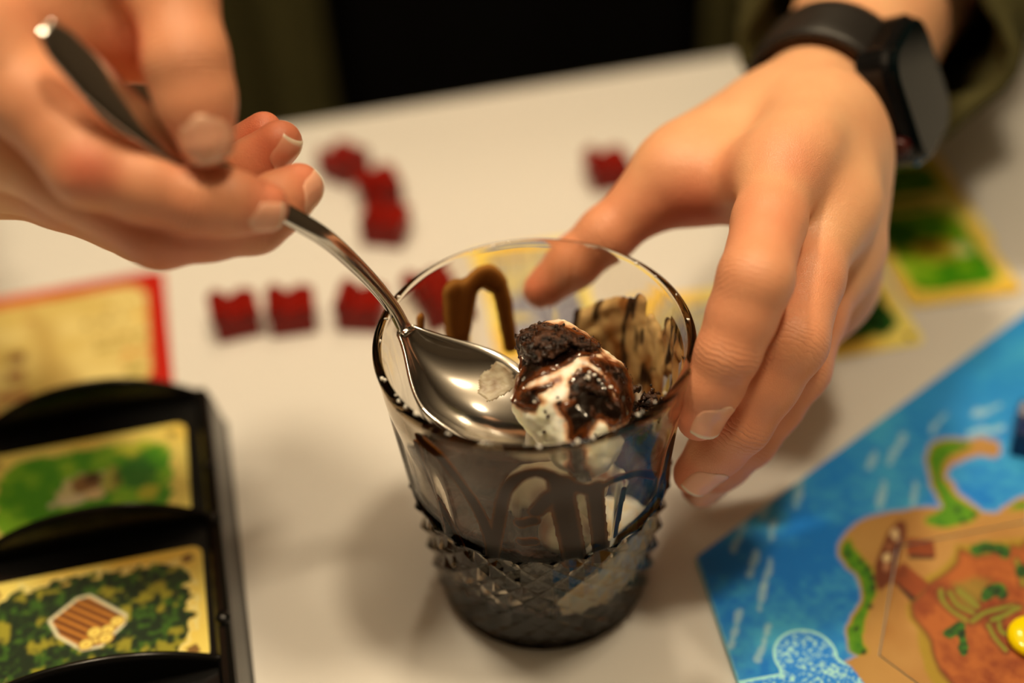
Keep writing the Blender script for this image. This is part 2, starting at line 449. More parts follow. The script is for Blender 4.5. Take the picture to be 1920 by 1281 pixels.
def wharf(c, Pw, p, pw, n2):                           # ship and two planks
    for pl in (c3((470, 365), (640, 380), (655, 490), (470, 470)), c3((400, 560), (450, 520), (620, 660), (520, 750), (385, 650))):
        c = over(c, over(np.tile(ph(160, 70, 20), (len(p), 1)), ph(120, 48, 14), np.clip(.4 + .5 * n2, 0, 1)), sstep(2, -2, sdpoly(p, pl)))
    c = over(c, ph(40, 16, 8), .95 * sstep(2, -2, sdpoly(p, c3((480, 470), (650, 478), (640, 500), (490, 498)))))
    c = over(c, ph(50, 20, 8), .9 * sstep(2, -2, sdpoly(p, c3((385, 640), (410, 650), (530, 745), (500, 770)))))
    ship = c3((420, 255), (465, 270), (470, 340), (440, 440), (400, 560), (370, 650), (300, 700), (270, 640), (270, 540), (310, 430), (350, 330))
    c = over(c, ph(118, 52, 22), sstep(2, -2, sdpoly(p, ship)))
    for x, y, r, cc in ((395, 340, 14, (232, 186, 116)), (405, 375, 9, (225, 175, 110)), (360, 420, 9, (180, 110, 60)), (350, 490, 15, (236, 192, 120)), (340, 550, 13, (190, 120, 70)), (430, 380, 5, (80, 90, 100)), (395, 460, 4, (80, 80, 90)), (445, 280, 7, (110, 50, 22))):
        q = np.array(c3((x, y))[0]); c = over(c, ph(*cc), sstep(r * .6 + 2, r * .6 - 3, np.hypot(*(pw - q).T * np.array([[1.1], [.9]]))))
    return c
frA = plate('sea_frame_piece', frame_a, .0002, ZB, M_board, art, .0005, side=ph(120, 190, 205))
tag(frA, 'blue sea border piece of the board, with sandy coast and moored ship', 'board piece', 'pieces of the game board', 'thing')
def art_b(Pw):
    c = art(Pw); p = proj(np.concatenate([Pw, np.full((len(Pw), 1), ZB)], 1))
    st = noise(Pw, 1500, 3) + .6 * noise(Pw, 2600, 8)
    sea2 = over(np.tile(ph(30, 120, 180), (len(p), 1)), ph(170, 215, 228), sstep(.0, .7, st))
    sea2 = over(sea2, ph(165, 215, 225), sstep(.0012, .0005, np.minimum(sdline(Pw, frame_b[:26]), 1)))
    isl = sdpoly(p, coast) < 0
    return np.where(isl[:, None], c, sea2)
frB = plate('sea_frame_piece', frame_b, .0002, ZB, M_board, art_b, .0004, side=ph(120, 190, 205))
tag(frB, 'stippled light blue sea border piece with a round jigsaw knob', 'board piece', 'pieces of the game board', 'thing')
# hill tile
hexp = np.array([V0, V5, V4, V3, V2, V1]); hc = hexp.mean(0); hexp = hc + (hexp - hc) * .988
hills = c3((800, 440), (770, 530), (620, 660), (520, 760), (510, 850), (540, 920), (620, 1020), (640, 1130), (680, 1200), (760, 1290)) + [(1840, 1400), (2050, 1400), (2050, 1020), (1930, 1010)] + c3((1190, 440), (1130, 420), (1000, 480), (900, 500))
sand = c3((760, 400), (740, 480), (560, 640), (480, 780), (470, 860), (520, 960), (540, 1080), (580, 1200), (640, 1300)) + [(1800, 1420), (2080, 1420), (2080, 1000)]
def art_hill(Pw):
    p = proj(np.concatenate([Pw, np.full((len(Pw), 1), ZB)], 1))
    n1 = fbm(Pw, 90, 3, 21); n2 = fbm(Pw, 400, 3, 25)
    pw = p + 5 * np.stack([n1, fbm(Pw, 90, 2, 31)], 1)
    c = over(np.tile(ph(198, 140, 64), (len(p), 1)), ph(184, 122, 50), np.clip(.4 + .5 * n1, 0, 1))
    c = over(c, ph(176, 138, 26), .9 * sstep(4, -8, sdpoly(pw, sand)))
    d = sdpoly(pw, hills)
    br = over(np.tile(ph(190, 98, 34), (len(p), 1)), ph(142, 56, 16), np.clip(.35 + .6 * n1 + .3 * n2, 0, 1))
    c = over(c, br, sstep(2, -3, d))
    c = over(c, ph(110, 42, 14), .6 * sstep(9, 0, np.abs(d)))
    # terraces: curved green strokes
    for arc in (((690, 690), (720, 780), (850, 880)), ((740, 700), (800, 780), (900, 830)), ((800, 690), (870, 740), (930, 790)), ((880, 880), (980, 830), (1150, 790)), ((990, 910), (1030, 990), (1100, 1080)), ((1060, 870), (1080, 950), (1160, 990)), ((1160, 500), (1180, 560), (1200, 650)), ((1020, 880), (1100, 850), (1180, 800))):
        d = sdline(pw, spline(np.array(c3(*arc)), 14)); c = over(c, ph(128, 140, 34), .85 * sstep(6, 2, d)); c = over(c, ph(100, 50, 16), .6 * sstep(3, 1, np.abs(d - 8)))
    d = sdpoly(pw, c3((740, 640), (900, 600), (1020, 620), (980, 720), (900, 850), (800, 780))); c = over(c, ph(150, 140, 40), .55 * sstep(5, -15, d))
    for bush in (((900, 450), (990, 435), (1090, 445)), ((990, 710), (1040, 680), (1080, 715)), ((740, 950), (790, 930), (820, 1000), (825, 1050)), ((1190, 560), (1230, 560))):
        q = spline(np.array(c3(*bush)), 10); d = sdline(pw + 4 * np.stack([n2, -n2], 1), q)
        c = over(c, over(np.tile(ph(18, 44, 12), (len(p), 1)), ph(62, 120, 24), np.clip(.45 + .7 * noise(Pw, 700, 41), 0, 1)), sstep(13, 10, d))
    return wharf(c, Pw, p, p, n2) * np.array([.74, .72, .72])
tile = plate('hill_tile', hexp, .0002, ZB, M_board, art_hill, .0004, side=(.6, .5, .4))
tag(tile, 'six-sided tile printed with red-brown clay hills and green terraces', 'game tile', None, 'thing')
# yellow chip on the tile
M_yel = mat('yellow_plastic', ph(246, 196, 0), .12, spec=.6)
cp = onz(1941, 1188, .006)
v, fc = lathe_mesh([(0.0001, 0), (.0066, 0), (.0074, .0006), (.0076, .0016), (.0072, .0028), (.0058, .0036), (.0035, .0040), (.0001, .0041)], 40)
chip = mesh_obj('counter', np.array(v), fc, M_yel); chip.location = (cp[0], cp[1], ZB)
tag(chip, 'glossy yellow round counter lying on the clay hill tile', 'counter')
# blue house piece on the coast
def city_mesh():
    bm = bmesh.new()
    def prism(pts, y0, y1):
        a = [bm.verts.new((x, y0, z)) for x, z in pts]; b = [bm.verts.new((x, y1, z)) for x, z in pts]
        bm.faces.new(a); bm.faces.new(b[::-1])
        for i in range(len(pts)): bm.faces.new((a[i - 1], b[i - 1], b[i], a[i]) if False else (a[i], b[i], b[i - 1], a[i - 1]))
    prism([(-.0085, 0), (.0085, 0), (.0085, .0085), (.0070, .0085), (.0, .0098), (-.0085, .0098)], -.0083, .0083)
    prism([(-.0092, .0085), (-.0012, .0085), (-.0020, .0118), (-.0058, .0146), (-.0092, .0118)], -.0078, .0078)
    prism([(.0008, .0080), (.0092, .0080), (.0092, .0102), (.0046, .0126), (.0000, .0108)], -.0078, .0078)
    bmesh.ops.recalc_face_normals(bm, faces=bm.faces[:])
    bmesh.ops.bevel(bm, geom=bm.edges[:], offset=.0005, segments=2, affect='EDGES')
    me = bpy.data.meshes.new('city_piece'); bm.to_mesh(me); bm.free(); return me
city = city_mesh()
M_blue = mat('blue_plastic', (.004, .02, .12), .3)
bp_ = onz(1922, 832, ZB)
hb = bpy.data.objects.new('house_piece', city.copy()); hb.data.materials.append(M_blue); link(hb)
hb.location = (bp_[0] + .004, bp_[1], ZB); hb.rotation_euler = (0, 0, 1.2)
tag(hb, 'dark blue plastic house piece standing on the printed coast', 'game piece')

# ------------------------------------------------------------------ red pieces in a loose row on the table
city.materials.append(M_red)
reds = [((446, 612), .25, 'red plastic city piece at the left end of the row, next to the red-edged sheet'),
        ((551, 604), .12, 'red plastic city piece, second from the left end of the row'),
        ((681, 598), -.15, 'red plastic city piece of the row behind the thin part of the spoon handle'),
        ((808, 575), .35, 'red plastic city piece of the row seen through the left back of the glass'),
        ((712, 372), .3, 'red plastic city piece, the farther of the two that nearly touch'),
        ((726, 442), -.25, 'red plastic city piece, the nearer of the two that nearly touch'),
        ((648, 326), .9, 'red plastic city piece farthest back, just right of the pinching fingertips'),
        ((1140, 338), .2, 'red plastic city piece half hidden behind the thumb of the watch hand')]
for i, (px, rz, lb) in enumerate(reds):
    p = onz(*px); o = bpy.data.objects.new('city_piece', city); link(o); o.location = (p[0], p[1], 0.0); o.rotation_euler = (0, 0, rz)
    tag(o, lb, 'game piece', 'red city pieces on the table')

# ------------------------------------------------------------------ cards
CW, CH = .068, .045
YEL, YEL2 = ph(244, 206, 92), ph(236, 178, 52)
def frame_paint(P, inner, wob=.0008, seed=0, ruffle=True):
    n = fbm(P, 350, 2, seed); c = over(np.tile(YEL, (len(P), 1)), YEL2, np.clip(.3 + .6 * fbm(P, 40, 2, seed + 3), 0, 1))
    d = sdpoly(P, inner) + wob * n
    return c, d
def icon(c, P, x, y, r=.0022, colr=(110, 60, 20)):
    q = P - np.array([x, y]); d = np.maximum(np.abs(q[:, 0] * .9 + q[:, 1] * .35), np.abs(q[:, 1] * .9 - q[:, 0] * .35))
    return over(c, ph(*colr), .9 * sstep(r, r * .7, d))
def leafy(P, a, b, c_, seed, s=260):
    n = fbm(P, s, 3, seed); k = fbm(P, s * .35, 2, seed + 7)
    out = over(np.tile(ph(*a), (len(P), 1)), ph(*b), sstep(-.2, .7, n)); return over(out, ph(*c_), sstep(.35, .9, k + .4 * n))
def paint_wood(P):                                     # landscape forest card with a bundle of logs
    P = P * np.array([.080 / CW, .054 / CH]); inner = rrect(.069, .043, .012); c, d = frame_paint(P, inner, .0022, 3)
    c = over(c, leafy(P, (14, 36, 10), (54, 88, 16), (150, 134, 30), 11, 480), sstep(.0003, -.0005, d))
    c = over(c, ph(236, 214, 130), .6 * sstep(.0009, .0003, np.abs(d - .0010)))
    out = np.array([(-.0135, .0035), (-.004, .0112), (.000, .0115), (.0125, -.001), (.0120, -.0045), (.004, -.0125), (-.002, -.0125), (-.0105, -.004)])
    q = (P - np.array([-.001, .001])) * 1.03
    d = sdpoly(q, out); c = over(c, ph(226, 208, 150), sstep(.0004, -.0004, d - .0012))
    ax = unit(np.array([.0125, -.0105])); t = q @ ax; s = q @ np.array([-ax[1], ax[0]])
    st = .5 + .5 * np.sin(s * 2100); w = over(np.tile(ph(150, 80, 18), (len(P), 1)), ph(70, 30, 8), sstep(.55, .9, st) * .9)
    w = over(w, ph(206, 132, 44), sstep(.3, .05, st) * .8)
    c = over(c, w, sstep(.0003, -.0003, d))
    for x, y in ((.0102, -.0030), (.0066, -.0062), (.0030, -.0092), (.0020, -.0060), (-.001, -.0108), (.0060, -.0098)):
        dd = np.hypot((q[:, 0] - x) * .9, q[:, 1] - y); c = over(c, ph(150, 84, 20), sstep(.0028, .0025, dd)); c = over(c, ph(240, 200, 84), sstep(.0024, .0019, dd)); c = over(c, ph(210, 158, 56), .7 * sstep(.0012, .0006, dd))
    for sx in (-1, 1):
        for sy in (-1, 1): c = icon(c, P, sx * .0345, sy * .0215)
    return c
def paint_field(P):                                    # green meadow card
    P = P * np.array([.080 / CW, .054 / CH]); inner = rrect(.067, .043, .012); c, d = frame_paint(P, inner, .0014, 13)
    c = over(c, leafy(P, (74, 142, 12), (126, 174, 26), (206, 200, 50), 23, 160), sstep(.0003, -.0005, d))
    q = P
    for x, y, rx, ry, cc in ((.0, .0, .010, .008, (216, 190, 120)), (.0015, .0022, .006, .0055, (130, 78, 26)), (.0035, .0045, .004, .003, (70, 42, 18)), (-.006, -.006, .007, .003, (222, 196, 140)), (.011, .001, .004, .0075, (176, 164, 60)), (.0125, .001, .0014, .0055, (110, 90, 26)), (.004, -.0045, .004, .003, (226, 186, 120)), (.020, .004, .0075, .010, (44, 110, 22)), (.0245, -.009, .005, .005, (190, 178, 40))):
        d2 = np.hypot((q[:, 0] - x) / rx, (q[:, 1] - y) / ry) + .25 * fbm(P, 300, 2, int(x * 1e5) & 255); c = over(c, ph(*cc), .9 * sstep(1.1, .75, d2))
    for sx in (-1, 1):
        for sy in (-1, 1): c = icon(c, P, sx * .0345, sy * .0215, colr=(150, 120, 40))
    return c
def paint_sheep(P):                                    # upright pasture card
    P = P * np.array([.054 / CH, .080 / CW])
    inner = rrect(.041, .058, .008); inner = [(x, y - .002) for x, y in inner]
    c, d = frame_paint(P, inner, .001, 33)
    c = over(c, leafy(P, (70, 140, 6), (116, 168, 10), (160, 190, 30), 43, 120), sstep(.0003, -.0005, d))
    for x, y, rx, ry, cc in ((-.012, .012, .011, .014, (40, 96, 10)), (.0, -.003, .016, .010, (206, 196, 40)), (.001, -.001, .0125, .0055, (176, 120, 20)), (.004, -.005, .009, .0035, (228, 200, 60)), (.012, -.005, .004, .005, (226, 206, 120)), (-.002, .0015, .008, .0022, (130, 76, 14))):
        d2 = np.hypot((P[:, 0] - x) / rx, (P[:, 1] - y) / ry) + .2 * fbm(P, 250, 2, 3); c = over(c, ph(*cc), .9 * sstep(1.1, .7, d2))
    d2 = sdpoly(P, [(-.022, .030), (.012, .030), (.008, .035), (-.018, .036)]); c = over(c, ph(96, 130, 10), sstep(.0015, -.0015, d2))
    for sx in (-1, 1): c = icon(c, P, sx * .0215, -.0345, .0018, (200, 160, 50))
    return c
def paint_dark(P):                                     # upright dark forest card
    P = P * np.array([.054 / CH, .080 / CW])
    inner = rrect(.041, .062, .009); c, d = frame_paint(P, inner, .001, 53)
    c = over(c, leafy(P, (20, 56, 14), (52, 110, 24), (150, 120, 30), 63), sstep(.0003, -.0005, d))
    for sx in (-1, 1): c = icon(c, P, sx * .0215, -.0345, .002, (120, 80, 30))
    return c
def paint_stone(P):
    P = P * np.array([.054 / CH, .080 / CW])
    inner = rrect(.041, .062, .009); c, d = frame_paint(P, inner, .001, 73)
    c = over(c, leafy(P, (120, 112, 110), (170, 160, 150), (206, 180, 110), 83), sstep(.0003, -.0005, d))
    return c
def paint_field2(P):
    P = P * np.array([.054 / CH, .080 / CW]); c, d = frame_paint(P, rrect(.041, .062, .009), .001, 93)
    return over(c, leafy(P, (60, 110, 8), (100, 140, 14), (150, 150, 30), 95, 140), sstep(.0003, -.0005, d))
def card_on(name, px, local, paint, size, rz, z, label, group):
    """card whose local corner lies at the table point under px"""
    p = onz(px[0], px[1], z + .0004); c, s = math.cos(rz), math.sin(rz)
    x = p[0] - (c * local[0] - s * local[1]); y = p[1] - (s * local[0] + c * local[1])
    o = plate(name, rrect(size[0], size[1], .0035), 0, .0004, M_print, paint, .0005, loc=(x, y, z), rz=rz)
    tag(o, label, 'card', group); return o
p1, p2 = onz(1745, 300), onz(1917, 545)
rz1 = math.atan2(p1[1] - p2[1], p1[0] - p2[0]) - math.pi / 2
card_on('resource_card', (1921, 546), (CH / 2, -CW / 2), paint_sheep, (CH, CW), rz1, .0008, 'yellow-edged card with a green pasture picture, under the wrist with the watch', 'resource cards on the table')
card_on('resource_card', (1737, 643), (CH / 2, -CW / 2), paint_dark, (CH, CW), rz1 + .03, .0003, 'yellow-edged card with a dark green forest, partly behind the ring finger', 'resource cards on the table')
card_on('resource_card', (1752, 282), (CH / 2, CW / 2), paint_field2, (CH, CW), rz1 - .02, .0003, 'yellow-edged card peeping out from under the pasture card, beside the watch', 'resource cards on the table')
card_on('resource_card', (1152, 566), (-CH / 2, CW / 2), paint_stone, (CH, CW), .12, .0003, 'yellow-edged card lying between the glass and the index finger', 'resource cards on the table')
card_on('resource_card', (876, 476), (-CH / 2, CW / 2), paint_stone, (CH, CW), .16, .0003, 'yellow-edged card seen through the back of the glass, left of the thumb', 'resource cards on the table')

# ------------------------------------------------------------------ red-edged reference sheet
def paint_sheet(P):
    w, h = .118, .075
    n = fbm(P, 90, 2, 5)
    c = np.tile(ph(176, 20, 0), (len(P), 1)); c = over(c, ph(214, 92, 30), sstep(.028, .036, P[:, 1]) * sstep(.045, -.02, P[:, 0]))
    d = sdpoly(P, [(x - .001, y - .0005) for x, y in rrect(w - .013, h - .013, .009)])
    c = over(c, over(np.tile(ph(214, 180, 96), (len(P), 1)), ph(196, 158, 72), np.clip(.4 + .6 * n, 0, 1)), sstep(.0006, -.0006, d))
    d = sdpoly(P, [(.004, .030), (.014, .016), (.020, -.012), (.026, -.031), (.008, -.031), (.010, -.004)]); c = over(c, ph(170, 128, 54), .65 * sstep(.004, -.003, d + .003 * n))  # darker band: the spoon hand's shade put into the sheet's colour
    for k, (x0, x1, y, cc) in enumerate(((.034, .049, .0185, (160, 118, 50)), (.027, .042, .0105, (96, 70, 40)), (.042, .051, .0105, (206, 140, 20)), (.030, .050, -.0005, (150, 106, 20)), (.031, .050, -.0055, (140, 110, 30)), (.041, .051, -.011, (196, 96, 30)), (.041, .051, -.016, (190, 100, 40)), (.042, .050, -.0215, (120, 110, 40)))):
        ch = sstep(-.2, .1, noise(np.stack([P[:, 0] * 700, np.full(len(P), k * 9.7)], 1), 1, k))
        c = over(c, ph(*cc), .85 * ch * sstep(.0017, .0010, np.abs(P[:, 1] - y)) * (P[:, 0] > x0) * (P[:, 0] < x1))
    for x, y, rx, ry, cc in ((.002, -.002, .0035, .0030, (96, 30, 12)), (.002, -.0125, .0035, .0028, (126, 56, 26)), (.001, -.0235, .006, .0026, (160, 84, 36)), (.0065, .020, .002, .0012, (170, 110, 50))):
        c = over(c, ph(*cc), .9 * sstep(1.1, .8, np.maximum(np.abs(P[:, 0] - x) / rx, np.abs(P[:, 1] - y) / ry)))
    return c
sp = onz(327, 734, .0005); rzs = math.radians(14)
a, b = onz(327, 734), onz(306, 496); rzs = math.atan2(b[1] - a[1], b[0] - a[0]) - math.pi / 2
sx_, sy_ = .059, -.0375
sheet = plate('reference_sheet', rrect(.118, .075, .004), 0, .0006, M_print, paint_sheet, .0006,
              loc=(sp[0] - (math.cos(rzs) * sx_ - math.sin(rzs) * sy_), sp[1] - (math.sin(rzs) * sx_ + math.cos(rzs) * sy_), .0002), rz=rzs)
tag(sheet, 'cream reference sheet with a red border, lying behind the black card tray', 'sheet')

# ------------------------------------------------------------------ black card tray
TZ = .0115                                             # height of the slot floor
_e = onz(375, 1022, .012) - onz(0, 1091, .012); _e2 = onz(356, 785, .012) - onz(391, 1230, .012); RT = .1 * math.atan2(_e[1], _e[0]) + .9 * (math.atan2(_e2[1], _e2[0]) - math.pi / 2)
ct = onz(378, 1021, TZ + .0005)
tc = ct[:2] - np.array([math.cos(RT) * CW / 2 - math.sin(RT) * CH / 2, math.sin(RT) * CW / 2 + math.cos(RT) * CH / 2])
tray = tag(empty('card_tray', (tc[0], tc[1], 0), RT), 'black plastic card tray with arched slot dividers at the left', 'tray')
PIT = .0575; XW = .0363
bev_box('slot_floor', (-XW - .001, -.024 - PIT, 0), (XW + .001, 2 * PIT - .0225, TZ - .0003), M_black, tray, bev=.001)
def side_wall(sgn):
    prof = [(XW, 0), (XW + .0085, 0), (XW + .0075, .002), (XW + .0052, .0135), (XW + .0045, .0152), (XW + .003, .0160), (XW + .0012, .0155), (XW, .0140)]
    y0, y1 = -.0255 - PIT, 2 * PIT - .0210; v = []; n = len(prof)
    ys = [(y0, .35), (y0 + .0015, .75), (y0 + .005, 1), (y1 - .005, 1), (y1 - .0015, .75), (y1, .35)]
    for y, k in ys: v += [(sgn * (XW + (x - XW) * k), y, z * (.8 + .2 * k)) for x, z in prof]
    fcs = [(j * n + i, j * n + (i + 1) % n, (j + 1) * n + (i + 1) % n, (j + 1) * n + i) for j in range(len(ys) - 1) for i in range(n)] + [tuple(range(n))[::-1], tuple(range((len(ys) - 1) * n, len(ys) * n))]
    if sgn < 0: fcs = [f[::-1] for f in fcs]
    mesh_obj('side_wall', v, fcs, M_black, tray, smooth=False)
side_wall(1); side_wall(-1)
def divider(y, top, th=.0026):
    n = 40; v = []; fcs = []
    xs = np.linspace(-XW - .0035, XW + .0035, n)
    prof = [(-th / 2, 0), (-th / 2, .9), (-th * .3, .985), (0, 1.0), (th * .3, .985), (th / 2, .9), (th / 2, 0)]; k = len(prof)
    for x in xs:
        a = max(0, 1 - (abs(x) / (XW + .0005)) ** 2.2); zt = .0145 + (top - .0145) * a
        for dy, f in prof: v.append((x, y + dy, zt * f if f else .001))
    for i in range(n - 1):
        for j in range(k - 1): fcs.append((i * k + j, (i + 1) * k + j, (i + 1) * k + j + 1, i * k + j + 1))
    fcs += [tuple(range(k)), tuple(range((n - 1) * k, n * k))[::-1]]
    mesh_obj('divider', v, fcs, M_black, tray, smooth=True)
for yd, tp in ((-.024 - PIT, .024), (-.0242, .0245), (PIT - .0242, .0265), (2 * PIT - .0225, .0275)): divider(yd, tp)
knobm = lathe_mesh([(.0024, 0), (.0024, .0012), (.0018, .002), (.0001, .0023)], 14)
for y in (-.05, -.012, .029, .052): mesh_obj('corner_stud', np.array(knobm[0]) * [1, 1, 1] + [XW + .0028, y, .0156], knobm[1], M_black, tray)
def tray_card(yl, xl, paint, label, dr=0.0):
    c, s = math.cos(RT), math.sin(RT)
    o = plate('resource_card', rrect(CW, CH, .0035), 0, .0005, M_print, paint, .0004, loc=(tc[0] + c * xl - s * yl, tc[1] + s * xl + c * yl, TZ), rz=RT + dr)
    tag(o, label, 'card', 'resource cards in the tray')
tray_card(0, 0, paint_wood, 'forest card with a bundle of logs, in the near slot of the black tray')
tray_card(PIT, -.0024, paint_field, 'green meadow card in the far slot of the black tray')

# ------------------------------------------------------------------ pressed glass tumbler
WALL = .0026; IN_Z = .0115
def r_out(z): return np.interp(z, [0, .002, .006, .020, .048, GLASS_H], [.0308, .0327, .0334, .0354, .0385, RIM_R])
def r_in(z):  return np.interp(z, [IN_Z, .014, .017, .030, .048, GLASS_H], [.0240, .0282, .0300, .0326, .0352, RIM_R - WALL])
NA, SUB = 26, 4
NC = NA * 2 * SUB
DZ0, DROWS, DSTEP = .0035, 10, .0044
def build_glass():
    th = 2 * np.pi * np.arange(NC) / NC + .04
    rows = []                                           # (radius array, z, flat-below?)
    one = np.ones(NC)
    rows.append((one * .0002, .0022)); rows.append((one * .0200, .0022)); rows.append((one * .0283, .0006)); rows.append((one * .0301, .0000)); rows.append((one * .0319, .0008))
    nlow = len(rows)
    for j in range(DROWS * SUB + 1):
        z = DZ0 + DSTEP * j / SUB
        a = (np.arange(NC) % SUB) / SUB; ci = np.arange(NC) // SUB; cj = min(j // SUB, DROWS - 1); b = j / SUB - cj
        even = (ci + cj) % 2 == 0
        hgt = np.where(even, np.abs(a - b), np.abs(a + b - 1))
        amp = .0018 * min(1, (j + 1) / SUB) if j < SUB else .0018
        rows.append((r_out(z) - .0012 + amp * hgt, z))
    ndia = len(rows)
    ztop = DZ0 + DSTEP * DROWS
    rows.append((one * (r_out(ztop + .0006) + .0000), ztop + .0007))
    for z in np.linspace(ztop + .0014, GLASS_H - .004, 34):
        ph_ = (np.degrees(th) + 99.0) % 36.0 / 18.0 - 1     # -1 and 1 on the ridges between ten hollow panels
        cut = .0013 * sstep(1.0, .80, np.abs(ph_)) * sstep(.088, .070, z + .004 * ph_ ** 2) * sstep(ztop - .0005, ztop + .005, z)
        rows.append((r_out(z) - cut, z))
    ro, ri = RIM_R, RIM_R - WALL
    for k in range(0, 9):
        an = math.pi * k / 8; rows.append((one * ((ro + ri) / 2 + (ro - ri) / 2 * math.cos(an)), GLASS_H - .0016 + .0016 * math.sin(an)))
    for z in list(np.linspace(GLASS_H - .004, .018, 34)) + [.016, .0145, .013, .0122, IN_Z + .0001]: rows.append((one * r_in(z), z))
    rows.append((one * .012, IN_Z)); rows.append((one * .0002, IN_Z))
    v = np.concatenate([np.stack([r * np.cos(th), r * np.sin(th), np.full(NC, z)], 1) for r, z in rows])
    fc, sm = [], []
    for i in range(len(rows) - 1):
        diam = nlow <= i < ndia - 1; j = i - nlow
        for k in range(NC):
            k2 = (k + 1) % NC; a, b, c, d = i * NC + k, i * NC + k2, (i + 1) * NC + k2, (i + 1) * NC + k
            if diam:
                even = ((k // SUB) + (j // SUB)) % 2 == 0
                fc += [(a, b, c), (a, c, d)] if even else [(a, b, d), (b, c, d)]; sm += [False, False]
            else:
                fc.append((a, b, c, d)); sm.append(not (i in (ndia - 1, nlow - 1)))
    fc.append(tuple(range(NC))[::-1]); sm.append(False)
    fc.append(tuple((len(rows) - 1) * NC + k for k in range(NC))); sm.append(False)
    o = mesh_obj('dessert_glass', v, fc, M_glass, smooth=sm); o.data.materials.append(M_glass_cut)
    o.data.polygons.foreach_set('material_index', np.array([0 if (s or len(f) > 3) else 1 for s, f in zip(sm, fc)], np.int32)); return o
glass = build_glass()
tag(glass, 'clear pressed-glass tumbler with a diamond-cut lower half, held in the hand', 'glass')

# ------------------------------------------------------------------ spoon
SPN, SPT = atd(757, 613, .394), atd(1030, 828, .3735)
sa = unit(SPT - SPN); sb = cv(.47, .51, .72); sb = unit(sb - (sb @ sa) * sa); sn = np.cross(sa, sb)
if sn @ cv(0, .7, -.7) < 0: sn = -sn
BL, BW, BD = np.linalg.norm(SPT - SPN), .0168, .0095
def bowl_w(s):
    s = np.asarray(s, float)
    a = .0022 + (BW - .0022) * sstep(-.02, .50, s) ** .85
    return np.where(s < .52, a, BW * np.sqrt(np.clip(1 - ((s - .52) / .48) ** 2.3, 0, 1)))
def bowl_h(s, v):                                       # height of the bowl's inner face under the rim line
    return -BD * np.clip(1 - v ** 2, 0, 1) ** .8 * np.clip(np.sin(np.pi * np.clip(s, 0, 1) ** .85), 0, 1) ** .75
spoon = tag(empty('dessert_spoon', tuple(SPN)), 'steel dessert spoon pinched in the fingers, its bowl inside the glass', 'spoon')
def build_bowl():
    ns, nv = 44, 26; top = []
    for s in np.linspace(0, 1, ns):
        for v in np.linspace(-1, 1, nv):
            p = SPN + sa * (s * BL) + sb * (v * float(bowl_w(s))) + sn * float(bowl_h(s, v) - .0016 * math.sin(math.pi * s)); top.append(p)
    top = np.array(top); n = len(top)
    G = top.reshape(ns, nv, 3); ds = np.gradient(G, axis=0); dv = np.gradient(G, axis=1)
    nr = np.cross(ds, dv).reshape(-1, 3); nr /= np.maximum(np.linalg.norm(nr, axis=1), 1e-9)[:, None]
    sgn = np.sign((nr @ sn).sum()); nr *= sgn; nr[np.linalg.norm(nr, axis=1) < .5] = sn
    bot = top - nr * .0011
    fc = []
    for i in range(ns - 1):
        for j in range(nv - 1):
            a = i * nv + j; q = (a, a + 1, a + nv + 1, a + nv); fc.append(q); fc.append(tuple(n + x for x in q[::-1]))
    for i in range(ns - 1):
        for j in (0, nv - 1):
            a, b = i * nv + j, (i + 1) * nv + j; q = (a, b, n + b, n + a); fc.append(q if j == 0 else q[::-1])
    for j in range(nv - 1):
        a = j; fc.append((a + 1, a, n + a, n + a + 1)); a = (ns - 1) * nv + j; fc.append((a, a + 1, n + a + 1, n + a))
    bm_o = mesh_obj('bowl', np.concatenate([top, bot]) - SPN, fc, M_steel, spoon)
    bm = bmesh.new(); bm.from_mesh(bm_o.data); bmesh.ops.remove_doubles(bm, verts=bm.verts[:], dist=1e-6); bmesh.ops.recalc_face_normals(bm, faces=bm.faces[:]); bm.to_mesh(bm_o.data); bm.free()
build_bowl()
HP = spline([atd(82, 48, .317), atd(150, 120, .3225), atd(240, 207, .330), atd(350, 290, .339), atd(450, 347, .347), atd(530, 397, .356), atd(615, 450, .367), atd(685, 515, .380), atd(733, 572, .3895), atd(757, 613, .394), atd(768, 626, .3935)], 70)
def build_handle():
    L = np.concatenate([[0], np.cumsum(np.linalg.norm(np.diff(HP, axis=0), axis=1))]); L /= L[-1]
    v, fc = [], []; ring = 16
    for i, p in enumerate(HP):
        t = unit(HP[min(i + 1, len(HP) - 1)] - HP[max(i - 1, 0)])
        b = unit(sb - (sb @ t) * t); n = np.cross(t, b)
        s = L[i]
        w = float(np.interp(s, [0, .04, .12, .3, .55, .8, .93, 1], [.0024, .0046, .0054, .0044, .0027, .0022, .0020, .0022]))
        h = float(np.interp(s, [0, .04, .2, .55, .8, 1], [.0006, .0009, .0010, .0013, .0017, .0013]))
        for k in range(ring):
            a = 2 * math.pi * k / ring; ca, sa_ = math.cos(a), math.sin(a)
            v.append(p + b * w * np.sign(ca) * abs(ca) ** .75 + n * h * np.sign(sa_) * abs(sa_) ** .8)
    for i in range(len(HP) - 1):
        for k in range(ring): fc.append((i * ring + k, i * ring + (k + 1) % ring, (i + 1) * ring + (k + 1) % ring, (i + 1) * ring + k))
    fc.append(tuple(range(ring))[::-1]); fc.append(tuple((len(HP) - 1) * ring + k for k in range(ring)))
    mesh_obj('handle', np.array(v) - SPN, fc, M_steel, spoon)
build_handle()

